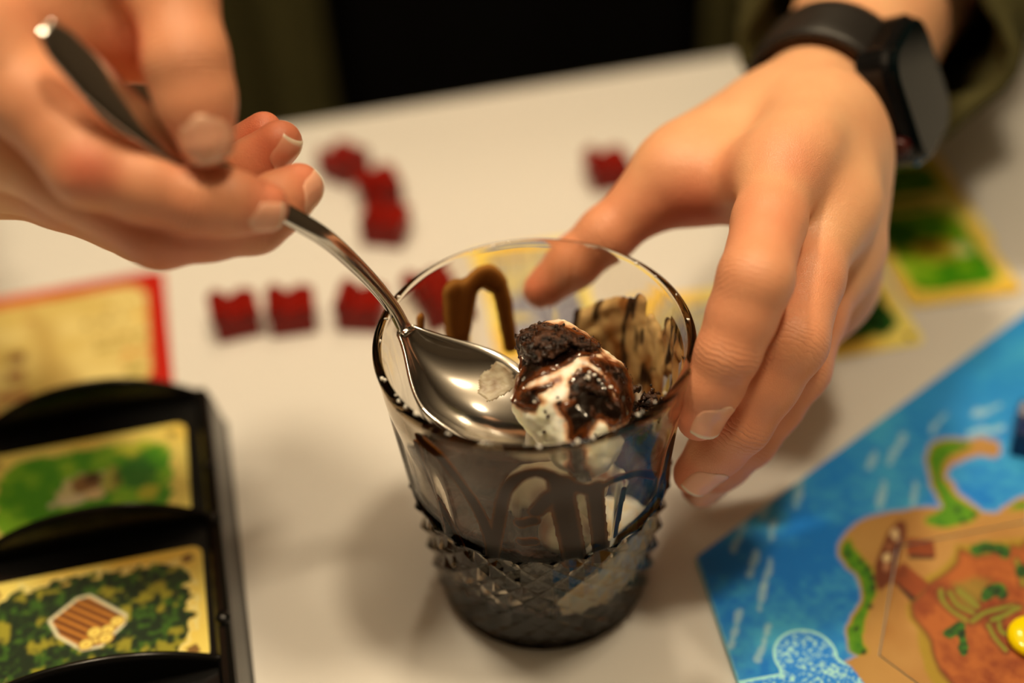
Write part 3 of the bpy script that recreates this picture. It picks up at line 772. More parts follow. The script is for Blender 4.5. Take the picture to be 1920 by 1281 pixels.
# ------------------------------------------------------------------ food
M_cream = mat('vanilla_ice_cream', (.9, .8, .55), .35, spec=.3, Subsurface_Weight=.25, Subsurface_Scale=.002)
pb(M_cream).inputs['Subsurface Radius'].default_value = (1, .7, .4)
_a = nd(M_cream, 'ShaderNodeAttribute', attribute_name='paint'); wire(M_cream, _a, 'Color', pb(M_cream), 'Base Color')
add_bump(M_cream, 900, .18, .0005, 4)
M_sauce = mat('chocolate_sauce', (.03, .008, .003), .08, spec=.6, Coat_Weight=.4, Coat_Roughness=.03)
M_sauce_in = mat('chocolate_sauce_on_glass', (.03, .008, .003), .3, spec=.0)
_a = nd(M_sauce_in, 'ShaderNodeAttribute', attribute_name='paint'); wire(M_sauce_in, _a, 'Color', pb(M_sauce_in), 'Base Color')
_a = nd(M_sauce, 'ShaderNodeAttribute', attribute_name='paint'); wire(M_sauce, _a, 'Color', pb(M_sauce), 'Base Color')
add_bump(M_sauce, 350, .12, .0004, 2)
M_crumb = mat('brownie_crumb', (.05, .02, .009), .55, spec=.5)
_n = nd(M_crumb, 'ShaderNodeTexNoise'); _n.inputs['Scale'].default_value = 500; _tc = nd(M_crumb, 'ShaderNodeTexCoord'); wire(M_crumb, _tc, 'Object', _n, 'Vector')
_cr = nd(M_crumb, 'ShaderNodeValToRGB'); _cr.color_ramp.elements[0].position = .35; _cr.color_ramp.elements[0].color = (.007, .003, .002, 1); _cr.color_ramp.elements[1].position = .7; _cr.color_ramp.elements[1].color = (.085, .030, .011, 1)
wire(M_crumb, _n, 0, _cr, 0); wire(M_crumb, _cr, 0, pb(M_crumb), 'Base Color')
_n2 = nd(M_crumb, 'ShaderNodeTexNoise'); _n2.inputs['Scale'].default_value = 260; wire(M_crumb, _tc, 'Object', _n2, 'Vector')
_mr = nd(M_crumb, 'ShaderNodeMapRange'); _mr.inputs['From Min'].default_value = .42; _mr.inputs['From Max'].default_value = .58; _mr.inputs['To Min'].default_value = .06; _mr.inputs['To Max'].default_value = .75
wire(M_crumb, _n2, 0, _mr, 0); wire(M_crumb, _mr, 0, pb(M_crumb), 'Roughness')
add_bump(M_crumb, 1500, .8, .0006, 4)

def c4(*p): return [(680 + x / 2.98, 430 + y / 2.98) for x, y in p]
dark_a = c4((835, 640), (850, 590), (900, 540), (1000, 530), (1100, 535), (1200, 570), (1310, 630), (1330, 690), (1280, 700), (1200, 700), (1130, 750), (1060, 790), (960, 830), (900, 860), (860, 960), (840, 950), (850, 870), (880, 800), (890, 730))
dark_b = c4((1160, 850), (1200, 790), (1260, 770), (1330, 820), (1370, 880), (1400, 960), (1440, 960), (1400, 870), (1330, 780), (1260, 720), (1340, 720), (1440, 760), (1500, 830), (1510, 980), (1490, 1060), (1400, 1100), (1330, 1050), (1250, 1120), (1190, 1180), (1150, 1170), (1150, 1060), (1100, 990), (1170, 950))
dark_c = c4((840, 960), (900, 900), (1000, 880), (1100, 840), (1060, 880), (960, 920), (1000, 960), (960, 1010), (900, 1000))
dark_d = c4((1180, 1120), (1280, 1110), (1240, 1190), (1240, 1300), (1300, 1420), (1200, 1420), (1150, 1300))
LUMP = [((1045, 668, .3895), .0100), ((1112, 742, .383), .0104), ((1030, 755, .3765), .0095), ((1092, 812, .376), .0105), ((1075, 742, .383), .0130)]
def lump_sdf(g):
    f = g.new()
    for (x, y, d), r in LUMP: p = atd(x, y, d); g.cone(f, p, p + 1e-5, r, r, .006)
    return f
pts_ = np.array([atd(*p) for p, _ in LUMP])
g = Grid(pts_.min(0) - .019, pts_.max(0) + .019, .00055)
P = g.pts().astype(float); lump = lump_sdf(g)
q = P - SPN; ss = (q @ sa) / BL; ww = np.maximum(bowl_w(np.clip(ss, 0, .995)), 1e-4); vv = (q @ sb) / ww; hh = q @ sn
inbowl = (ss > 0) & (ss < 1) & (np.abs(vv) < 1)
hb_ = bowl_h(ss, np.clip(vv, -1, 1)) - .0016 * np.sin(np.pi * np.clip(ss, 0, 1))
body = lump + .0006 * noise(P, 260, 3) + .00035 * noise(P, 700, 4)
rr = np.hypot(P[..., 0], P[..., 1])
body = np.maximum(body, rr - (r_in(P[..., 2]) - .0004))
body_c = np.where(inbowl, np.maximum(body, -(hh - hb_ - .0001)), body)
vq, fq = surface_nets(body_c.astype(np.float32), g.lo, g.h); vq = relax(vq, fq, 1)
def lump_paint(v):
    p = proj(v); w = 6 * fbm(v, 500, 2, 8)
    d = np.minimum.reduce([sdpoly(p, k) for k in (dark_a, dark_b, dark_c, dark_d)]) + w
    c = over(np.tile(ph(255, 239, 180), (len(v), 1)), ph(252, 225, 156), np.clip(.35 + .5 * fbm(v, 200, 2, 2), 0, 1))
    c = over(c, ph(214, 128, 50), .75 * sstep(13, 2, d)); c = over(c, ph(110, 42, 10), sstep(7, -4, d)); return c
scoop = tag(empty('ice_cream_scoop', tuple(atd(1075, 760, .383))), 'lump of vanilla ice cream with chocolate sauce and brownie crumbs on the spoon', 'ice cream')
SL = np.array(scoop.location)
mesh_obj('ice_cream', vq - SL, fq, M_cream, scoop, attrs={'paint': lump_paint(vq)})
# sauce lying on the lump
pp = proj(P); wob = 4 * fbm(P, 380, 2, 12)
md = np.minimum.reduce([sdpoly(pp, k) for k in (dark_a, dark_b, dark_c, dark_d)]) + wob
front = ((P - pts_.mean(0)) @ cv(0, .3, -1))
sz = np.maximum(body_c - .0007 - .0007 * noise(P, 330, 15), (md - 2) * .00012); sz = np.maximum(sz, -front - .006)
sz = np.maximum(sz, -(body_c + .0012))
vs, fs = surface_nets(sz.astype(np.float32), g.lo, g.h); vs = relax(vs, fs, 2)
dd = np.minimum.reduce([sdpoly(proj(vs), k) for k in (dark_a, dark_b, dark_c, dark_d)]) + 4 * fbm(vs, 380, 2, 12)
cs_ = over(np.tile(np.array([.007, .0028, .0016]), (len(vs), 1)), (.13, .033, .007), sstep(-9, 0, dd + 4 * fbm(vs, 300, 2, 3)))
mesh_obj('chocolate_sauce', vs - SL, fs, M_sauce, scoop, attrs={'paint': cs_})
# brownie crumb heaps on the lump
heap_a = c4((830, 610), (850, 560), (920, 520), (1000, 515), (1110, 530), (1210, 575), (1330, 640), (1330, 690), (1250, 690), (1160, 680), (1080, 720), (1000, 760), (900, 740), (850, 700))
heap_b = c4((1160, 860), (1210, 790), (1290, 770), (1350, 830), (1380, 930), (1300, 960), (1180, 950), (1110, 990), (1160, 910))
heap_c = c4((1380, 760), (1450, 750), (1500, 830), (1505, 900), (1460, 880), (1420, 810))
heap_d = c4((850, 960), (880, 900), (940, 890), (1000, 880), (960, 930), (880, 970))
ro_ = fbm(P, 420, 3, 50)
hz = None
for hp, t in ((heap_a, .0034), (heap_b, .0016), (heap_c, .0016), (heap_d, .0010)):
    m_ = sdpoly(pp, hp); k = np.maximum(body_c - t * sstep(6, -25, m_) - .0013 * ro_, (m_ + 6 * ro_) * .00013)
    hz = k if hz is None else np.minimum(hz, k)
hz = np.maximum(np.maximum(hz, -front - .007), -(body_c + .0015))
vb, fb = surface_nets(hz.astype(np.float32), g.lo, g.h)
crh = mesh_obj('brownie_crumbs', vb - SL, fb, M_crumb, scoop, smooth=True); crh['kind'] = 'stuff'
# loose crumbs
def crumb_cloud(points, normals, rads, seed=0):
    rng = np.random.RandomState(seed); bm = bmesh.new(); bmesh.ops.create_icosphere(bm, subdivisions=1, radius=1.0)
    base = np.array([v.co for v in bm.verts]); bf = np.array([[v.index for v in f.verts] for f in bm.faces]); bm.free()
    V_, F_ = [], []
    for i, (p, r) in enumerate(zip(points, rads)):
        s = base * (1 + .45 * rng.uniform(-1, 1, (len(base), 1))) * rng.uniform(.6, 1.2, 3) * r
        V_.append(p + s); F_.append(bf + i * len(base))
    return np.concatenate(V_), np.concatenate(F_)
rng = np.random.RandomState(4)
pv = proj(vb); 
pick = rng.choice(len(vb), 420, replace=False)
cvv, cf = crumb_cloud(vb[pick], None, rng.uniform(.0003, .0009, len(pick)), 1)
o = mesh_obj('loose_crumbs', cvv - SL, cf, M_crumb, scoop, smooth=False); o['kind'] = 'stuff'
bv = BVHTree.FromPolygons([tuple(x) for x in vq], [tuple(x) for x in fq])
def hit(bvh, x, y):
    h = bvh.ray_cast(Vector(CAM), Vector(ray(x, y)).normalized()); return None if h[0] is None else np.array(h[0])
few = [hit(bv, *c4(p)[0]) for p in ((1035, 1045), (1015, 1130), (1095, 970), (1300, 1150), (1020, 1020), (1090, 940), (1100, 1000))]
few = np.array([p for p in few if p is not None])
cvv, cf = crumb_cloud(few, None, np.linspace(.0009, .0004, len(few)), 2)
o = mesh_obj('loose_crumbs', cvv - SL, cf, M_crumb, scoop, smooth=False); o['kind'] = 'stuff'
# thin smear of cream in the spoon bowl
def build_smear():
    gs, gv = 60, 50; V_, id_ = [], {}; fc = []
    S_, W_ = np.meshgrid(np.linspace(.28, .78, gs), np.linspace(-.5, .92, gv), indexing='ij')
    pos = SPN + sa * (S_ * BL)[..., None] + sb * (W_ * bowl_w(S_))[..., None]
    t = np.array([c4((620, 850), (690, 780), (770, 750), (850, 770), (870, 880), (800, 940), (700, 960), (640, 920))])[0]
    base = pos + sn * (bowl_h(S_, W_) - .0016 * np.sin(np.pi * S_))[..., None]
    d = sdpoly(proj(base), t) + 9 * fbm(base, 300, 2, 6)
    hgt = .0002 * sstep(2, -12, d) * (1 + .5 * noise(base, 900, 3)); up = base + sn * (hgt + .00012)[..., None]
    idx = np.arange(gs * gv).reshape(gs, gv); k = d < 1
    cell = k[:-1, :-1] & k[1:, :-1] & k[1:, 1:] & k[:-1, 1:]
    q = np.stack([idx[:-1, :-1], idx[1:, :-1], idx[1:, 1:], idx[:-1, 1:]], -1)[cell]
    used, inv = np.unique(q, return_inverse=True); q = inv.reshape(-1, 4); tv = up.reshape(-1, 3)[used]; bvv = (base - sn * .0001).reshape(-1, 3)[used]; n = len(tv)
    e = np.concatenate([q[:, [0, 1]], q[:, [1, 2]], q[:, [2, 3]], q[:, [3, 0]]]); es = np.sort(e, 1); key = es[:, 0] * n + es[:, 1]
    _, fi, cn = np.unique(key, return_index=True, return_counts=True); be = e[fi[cn == 1]]
    F_ = np.concatenate([q, q[:, ::-1] + n, np.stack([be[:, 1], be[:, 0], be[:, 0] + n, be[:, 1] + n], 1)])
    vv_ = np.concatenate([tv, bvv]); c = over(np.tile(ph(166, 142, 102), (2 * n, 1)), ph(126, 96, 60), np.clip(.4 + .8 * fbm(vv_, 600, 2, 4), 0, 1))
    mesh_obj('cream_smear', vv_ - SL, F_, M_cream, scoop, attrs={'paint': c})
build_smear()

# cone of the inner wall: photo point -> (angle, height)
CB = (RIM_R - WALL - .0352) / (GLASS_H - .048); CA = .0352 - CB * .048
def wall_hit(x, y, far=False):
    d = ray(x, y); o = CAM
    A = d[0] ** 2 + d[1] ** 2 - (CB * d[2]) ** 2; h = CA + CB * o[2]
    B = 2 * (o[0] * d[0] + o[1] * d[1] - h * CB * d[2]); C_ = o[0] ** 2 + o[1] ** 2 - h * h
    D_ = max(B * B - 4 * A * C_, 0); t = (-B + (1 if far else -1) * math.sqrt(D_)) / (2 * A)
    p = o + d * t; return np.array([math.atan2(p[1], p[0]), p[2]])
R0 = .038                                               # arc length scale on the wall
def wall_film(name, fields, paint, material, a0, a1, z0, z1, h=.0005, dmax=.0024):
    """a film clinging to the inside of the glass: fields(U, Z) gives its thickness over arc length and height"""
    us = np.arange(a0 * R0, a1 * R0, h); zs = np.arange(z0, z1, h); ws = np.arange(-.0008, dmax, .0002)
    U, Z = np.meshgrid(us, zs, indexing='ij'); T = fields(np.stack([U, Z], -1))
    f = np.maximum(ws[None, None, :] - T[..., None], -(ws[None, None, :] + .0003))
    f = f * .0005 / .0002 if False else f
    v, q = surface_nets(f.astype(np.float32), np.zeros(3), 1.0)
    u = us[0] + v[:, 0] * h; z = zs[0] + v[:, 1] * h; w = ws[0] + v[:, 2] * .0002
    r = r_in(z) - w; a = u / R0
    P_ = np.stack([r * np.cos(a), r * np.sin(a), z], 1)
    return mesh_obj(name, P_, q, material, attrs={'paint': paint(np.stack([u, z], 1), fields(np.stack([u, z], 1)))})
def strand(path, hw, far=False, thick=.0013):
    p = np.array([wall_hit(x, y, far) for x, y in path]); 
    if far: p[:, 0] = np.where(p[:, 0] < -math.pi / 2, p[:, 0] + 2 * math.pi, p[:, 0])
    p[:, 0] *= R0; return spline(p, max(10, 4 * len(p))) if len(p) > 2 else p, hw / 7000.0, thick
def strands_T(lst):
    def fn(P_):
        T = np.full(P_.shape[:-1], -.004)
        for pts2, hw, th in lst:
            d = sdline(P_, pts2) + .00012 * noise(P_, 400, 5); T = -smin(-T, -th * (1 - (d / hw) ** 2), .0009)
        return np.maximum(T, -.004)
    return fn
def sauce_paint(uz, w): return over(np.tile(np.array([.036, .0105, .0025]), (len(uz), 1)), (.20, .065, .010), sstep(.0009, .0001, w) * .75)
near = [strand(*a) for a in (
    (((797, 818), (832, 852), (870, 905), (905, 965), (922, 1012), (926, 1050)), 15),
    (((790, 825), (806, 880), (832, 940), (862, 1000), (885, 1040)), 9),
    (((928, 1040), (938, 965), (950, 915), (975, 888), (1010, 880), (1045, 895), (1064, 918)), 14),
    (((1050, 900), (1058, 955), (1076, 1045)), 25), (((1040, 893), (1080, 908), (1118, 915)), 14),
    (((1112, 908), (1118, 960), (1124, 1045)), 19), (((1116, 914), (1150, 893), (1190, 883), (1222, 888)), 10),
    (((1166, 915), (1158, 950), (1148, 1000)), 8), (((1006, 955), (1030, 925)), 19), (((978, 975), (1000, 972)), 15), (((980, 1010), (1002, 1012)), 12))]
sc1 = wall_film('chocolate_sauce', strands_T(near), sauce_paint, M_sauce_in, -math.pi * .98, .2, .024, .090)
tag(sc1, 'looped brown chocolate sauce streaks on the inside of the glass front', 'sauce')
farw = [strand(*a, far=True) for a in (
    (((868, 660), (868, 600), (876, 548), (892, 520), (912, 510), (930, 522), (942, 556), (950, 600), (958, 650)), 17),
    (((850, 545), (851, 585), (858, 650)), 25), (((787, 596), (787, 628)), 10), (((876, 540), (866, 620)), 24), (((893, 528), (912, 522), (928, 532)), 22))]
def amber(uz, w): return over(np.tile(np.array([.15, .052, .010]), (len(uz), 1)), (.50, .23, .055), sstep(.0012, .0002, w) * .9)
sc2 = wall_film('chocolate_sauce', strands_T(farw), amber, M_sauce_in, math.pi * .45, math.pi * 1.12, .038, .096)
tag(sc2, 'amber arch of thin chocolate sauce on the inside of the glass back', 'sauce')
# cream and sauce smeared over the right back of the wall
rngs = np.random.RandomState(9)
sm_l = []
for k in range(40):
    x = rngs.uniform(1085, 1285); y0 = rngs.uniform(560, 640) + max(0, (1130 - x)) * .5; y1 = y0 + rngs.uniform(50, 150)
    sm_l.append(strand(((x, y0), (x + rngs.uniform(-8, 8), (y0 + y1) / 2), (x + rngs.uniform(-10, 10), min(y1, 770))), rngs.uniform(9, 20), True, .0010))
sm_l.append(strand(((1060, 650), (1110, 590), (1160, 570)), 16, True, .0012)); sm_l.append(strand(((1080, 640), (1130, 620), (1190, 600)), 22, True, .0013))
def smear_paint(uz, w):
    st = fbm(uz * np.array([1.0, .22]), 420, 3, 70)
    c = over(np.tile(ph(212, 164, 94), (len(uz), 1)), ph(150, 88, 34), np.clip(.45 + .8 * fbm(uz, 180, 2, 71), 0, 1)); return over(c, (.035, .014, .006), sstep(.32, .75, st))
sm = wall_film('cream_smear', strands_T(sm_l), smear_paint, M_cream, -.55, math.pi * .62, .034, .092)
tag(sm, 'streaky smear of melted ice cream and chocolate inside the right back of glass', 'smear')

# what is left in the bottom of the glass
g2 = Grid((-.037, -.037, IN_Z - .001), (.037, .037, .066), .0008); Q = g2.pts().astype(float)
rq = np.hypot(Q[..., 0], Q[..., 1]); inner = np.maximum(rq - (r_in(Q[..., 2]) + .00018), IN_Z - .0002 - Q[..., 2])
W1 = np.array([*(lambda a: (r_in(a[1]) * math.cos(a[0]), r_in(a[1]) * math.sin(a[0]), a[1]))(wall_hit(1150, 1072))])
inw = -unit([W1[0], W1[1], 0])
chunk = g2.new(); cA = W1 + inw * .006 + V(0, 0, .004); tang = np.cross(inw, [0, 0, 1.])
cA = W1 + inw * .005
g2.cone(chunk, cA - tang * .004 + V(0, 0, -.006), cA + tang * .007 + V(0, 0, .007), .0125, .0110, .004)
chunk = chunk + .0009 * fbm(Q, 240, 2, 31)
chunk_c = np.maximum(chunk, inner)
vc, fcx = surface_nets(chunk_c.astype(np.float32), g2.lo, g2.h); vc = relax(vc, fcx, 1)
cc = over(np.tile(ph(255, 236, 176), (len(vc), 1)), ph(232, 186, 110), np.clip(.1 + .8 * fbm(vc, 300, 3, 33), 0, 1))
ck = mesh_obj('ice_cream_chunk', vc - W1, fcx, M_cream, attrs={'paint': cc}); ck.location = W1
tag(ck, 'pale chunk of ice cream pressed against the lower right of the glass', 'ice cream')
inner_b = np.maximum(rq - (r_in(Q[..., 2]) - .0007 + .0010 * sstep(-.1, -.3, noise(Q, 130, 77))), IN_Z - .0002 - Q[..., 2])
brow = np.maximum(Q[..., 2] - (.0435 + .004 * sstep(.012, -.018, Q[..., 0]) - .008 * sstep(.0, .02, Q[..., 0]) + .004 * noise(Q[..., :2], 110, 40) + .0015 * fbm(Q, 420, 2, 41)), inner_b)
brow = np.maximum(brow, -(chunk - .0008))
vb2, fb2 = surface_nets(brow.astype(np.float32), g2.lo, g2.h)
M_brownie = mat('moist_brownie', (.02, .008, .004), .5, spec=.2); add_bump(M_brownie, 700, .6, .0008, 4)
_n = nd(M_brownie, 'ShaderNodeTexNoise'); _n.inputs['Scale'].default_value = 240
_cr = nd(M_brownie, 'ShaderNodeValToRGB'); _cr.color_ramp.elements[0].position = .42; _cr.color_ramp.elements[0].color = (.008, .003, .002, 1); _cr.color_ramp.elements[1].position = .72; _cr.color_ramp.elements[1].color = (.15, .050, .016, 1)
wire(M_brownie, _n, 0, _cr, 0); wire(M_brownie, _cr, 0, pb(M_brownie), 'Base Color')
bw_ = mesh_obj('brownie', vb2, fb2, M_brownie)
tag(bw_, 'dark crumbled brownie filling the bottom of the glass', 'brownie')
mel = g2.new()
for p, r in (((.0055, -.0270, .047), .0075), ((-.002, -.010, .045), .010), ((.012, -.006, .042), .012)): g2.cone(mel, V(*p), V(*p) + 1e-5, r, r, .006)
mel = np.maximum(np.maximum(mel + .0008 * fbm(Q, 200, 2, 44), inner), -(brow - .0002)); mel = np.maximum(mel, -(chunk - .0008))
vm, fm = surface_nets(mel.astype(np.float32), g2.lo, g2.h); vm = relax(vm, fm, 1)
cm = over(np.tile(ph(244, 220, 164), (len(vm), 1)), ph(150, 84, 30), sstep(.0, .9, fbm(vm, 140, 2, 46)))
ml = mesh_obj('melting_ice_cream', vm, fm, M_cream, attrs={'paint': cm})
tag(ml, 'melting ice cream left on the brownie in the middle of the glass', 'ice cream')
# crumbs by the right wall and sugar specks on the rim
rngc = np.random.RandomState(12)
cp_ = np.array([atd(1214 + rngc.normal(0, 14), 765 + rngc.normal(0, 16), .392 + rngc.normal(0, .002)) for _ in range(60)])
cp_ = cp_[np.hypot(cp_[:, 0], cp_[:, 1]) < r_in(cp_[:, 2]) - .001]
cvv, cf = crumb_cloud(cp_, None, rngc.uniform(.0006, .0017, len(cp_)), 6)
o = mesh_obj('crumb_cluster', cvv, cf, M_crumb, smooth=False); tag(o, 'cluster of brownie crumbs stuck inside the right wall of the glass', 'crumbs', kind='stuff')
M_sugar = mat('sugar', (.9, .88, .82), .5)
sp_px = [(716, 710), (722, 713), (743, 742), (747, 752), (760, 764), (780, 776), (784, 779), (838, 813), (843, 815), (905, 832), (985, 836), (1008, 837), (1012, 838), (1048, 834), (1082, 829), (1112, 822), (1150, 806), (1195, 778), (1200, 770), (1226, 754), (1240, 735), (738, 600), (752, 558), (883, 473), (925, 464), (1190, 497), (1226, 520), (1268, 553), (1290, 600), (726, 640)]
pts3 = []
for x, y in sp_px:
    p = onz(x, y, GLASS_H); a = math.atan2(p[1], p[0]); r = np.clip(np.hypot(p[0], p[1]), RIM_R - WALL + .0003, RIM_R - .0002); pts3.append((r * math.cos(a), r * math.sin(a), GLASS_H + .0001))
cvv, cf = crumb_cloud(np.array(pts3), None, np.random.RandomState(3).uniform(.0003, .00075, len(pts3)), 8)
o = mesh_obj('sugar_specks', cvv, cf, M_sugar, smooth=False); tag(o, 'white sugar specks dotted along the rim of the glass', 'sugar', kind='stuff')
lump_top = [hit(bv, *c4(p)[0]) for p in ((1250, 865), (1260, 880), (1240, 880), (1215, 830), (1320, 830), (1320, 890), (1385, 930), (1170, 855), (1200, 1040), (960, 1010), (1230, 800), (1290, 860), (1265, 850))]
lt = np.array([p + _u * .0022 - _f * .0016 for p in lump_top if p is not None])
cvv, cf = crumb_cloud(lt, None, np.random.RandomState(5).uniform(.0003, .0007, len(lt)), 9)
o = mesh_obj('sugar_specks', cvv - SL, cf, M_sugar, scoop, smooth=False); o['kind'] = 'stuff'

# ------------------------------------------------------------------ person: skin
M_skin = mat('skin', (.8, .5, .35), .40, spec=.45, Subsurface_Weight=.12, Subsurface_Scale=.004)
pb(M_skin).inputs['Subsurface Radius'].default_value = (1.0, .35, .18)
def skin_nodes(m):
    tc = nd(m, 'ShaderNodeTexCoord')
    red = nd(m, 'ShaderNodeAttribute', attribute_name='blush'); wr = nd(m, 'ShaderNodeAttribute', attribute_name='crease'); wu = nd(m, 'ShaderNodeAttribute', attribute_name='along')
    n = nd(m, 'ShaderNodeTexNoise'); n.inputs['Scale'].default_value = 70; n.inputs['Detail'].default_value = 4; wire(m, tc, 'Object', n, 'Vector')
    mx = nd(m, 'ShaderNodeMix', data_type='RGBA'); mx.inputs[6].default_value = (*ph(236, 170, 108), 1); mx.inputs[7].default_value = (*ph(224, 146, 90), 1)
    wire(m, n, 0, mx, 0)
    mr = nd(m, 'ShaderNodeMix', data_type='RGBA'); mr.inputs[7].default_value = (*ph(210, 90, 56), 1)
    wire(m, mx, 2, mr, 6); wire(m, red, 'Fac', mr, 0); wire(m, mr, 2, pb(m), 'Base Color')
    # creases across the joints
    nz = nd(m, 'ShaderNodeTexNoise'); nz.inputs['Scale'].default_value = 260; wire(m, tc, 'Object', nz, 'Vector')
    ad = nd(m, 'ShaderNodeMath', operation='MULTIPLY_ADD'); ad.inputs[1].default_value = 6.0; wire(m, nz, 0, ad, 0); wire(m, wu, 'Fac', ad, 2)
    sn_ = nd(m, 'ShaderNodeMath', operation='SINE'); wire(m, ad, 0, sn_, 0)
    ab = nd(m, 'ShaderNodeMath', operation='ABSOLUTE'); wire(m, sn_, 0, ab, 0)
    pw = nd(m, 'ShaderNodeMath', operation='POWER'); pw.inputs[1].default_value = .35; wire(m, ab, 0, pw, 0)
    ml_ = nd(m, 'ShaderNodeMath', operation='MULTIPLY'); wire(m, pw, 0, ml_, 0); wire(m, wr, 'Fac', ml_, 1)
    b1 = nd(m, 'ShaderNodeBump'); b1.inputs['Strength'].default_value = .55; b1.inputs['Distance'].default_value = .0007; wire(m, ml_, 0, b1, 'Height')
    vo = nd(m, 'ShaderNodeTexVoronoi', feature='DISTANCE_TO_EDGE'); vo.inputs['Scale'].default_value = 1500; wire(m, tc, 'Object', vo, 'Vector')
    mr2 = nd(m, 'ShaderNodeMapRange'); mr2.inputs['From Max'].default_value = .25; wire(m, vo, 'Distance', mr2, 0)
    b2 = nd(m, 'ShaderNodeBump'); b2.inputs['Strength'].default_value = .22; b2.inputs['Distance'].default_value = .0003; wire(m, mr2, 0, b2, 'Height'); wire(m, b1, 'Normal', b2, 'Normal')
    nn = nd(m, 'ShaderNodeTexNoise'); nn.inputs['Scale'].default_value = 180; nn.inputs['Detail'].default_value = 5; wire(m, tc, 'Object', nn, 'Vector')
    b3 = nd(m, 'ShaderNodeBump'); b3.inputs['Strength'].default_value = .28; b3.inputs['Distance'].default_value = .0008; wire(m, nn, 0, b3, 'Height'); wire(m, b2, 'Normal', b3, 'Normal')
    wire(m, b3, 'Normal', pb(m), 'Normal')
skin_nodes(M_skin)
M_nail = mat('fingernail', ph(240, 176, 132), .22, spec=.5, Subsurface_Weight=.2, Subsurface_Scale=.002)
_a = nd(M_nail, 'ShaderNodeAttribute', attribute_name='paint'); wire(M_nail, _a, 'Color', pb(M_nail), 'Base Color')

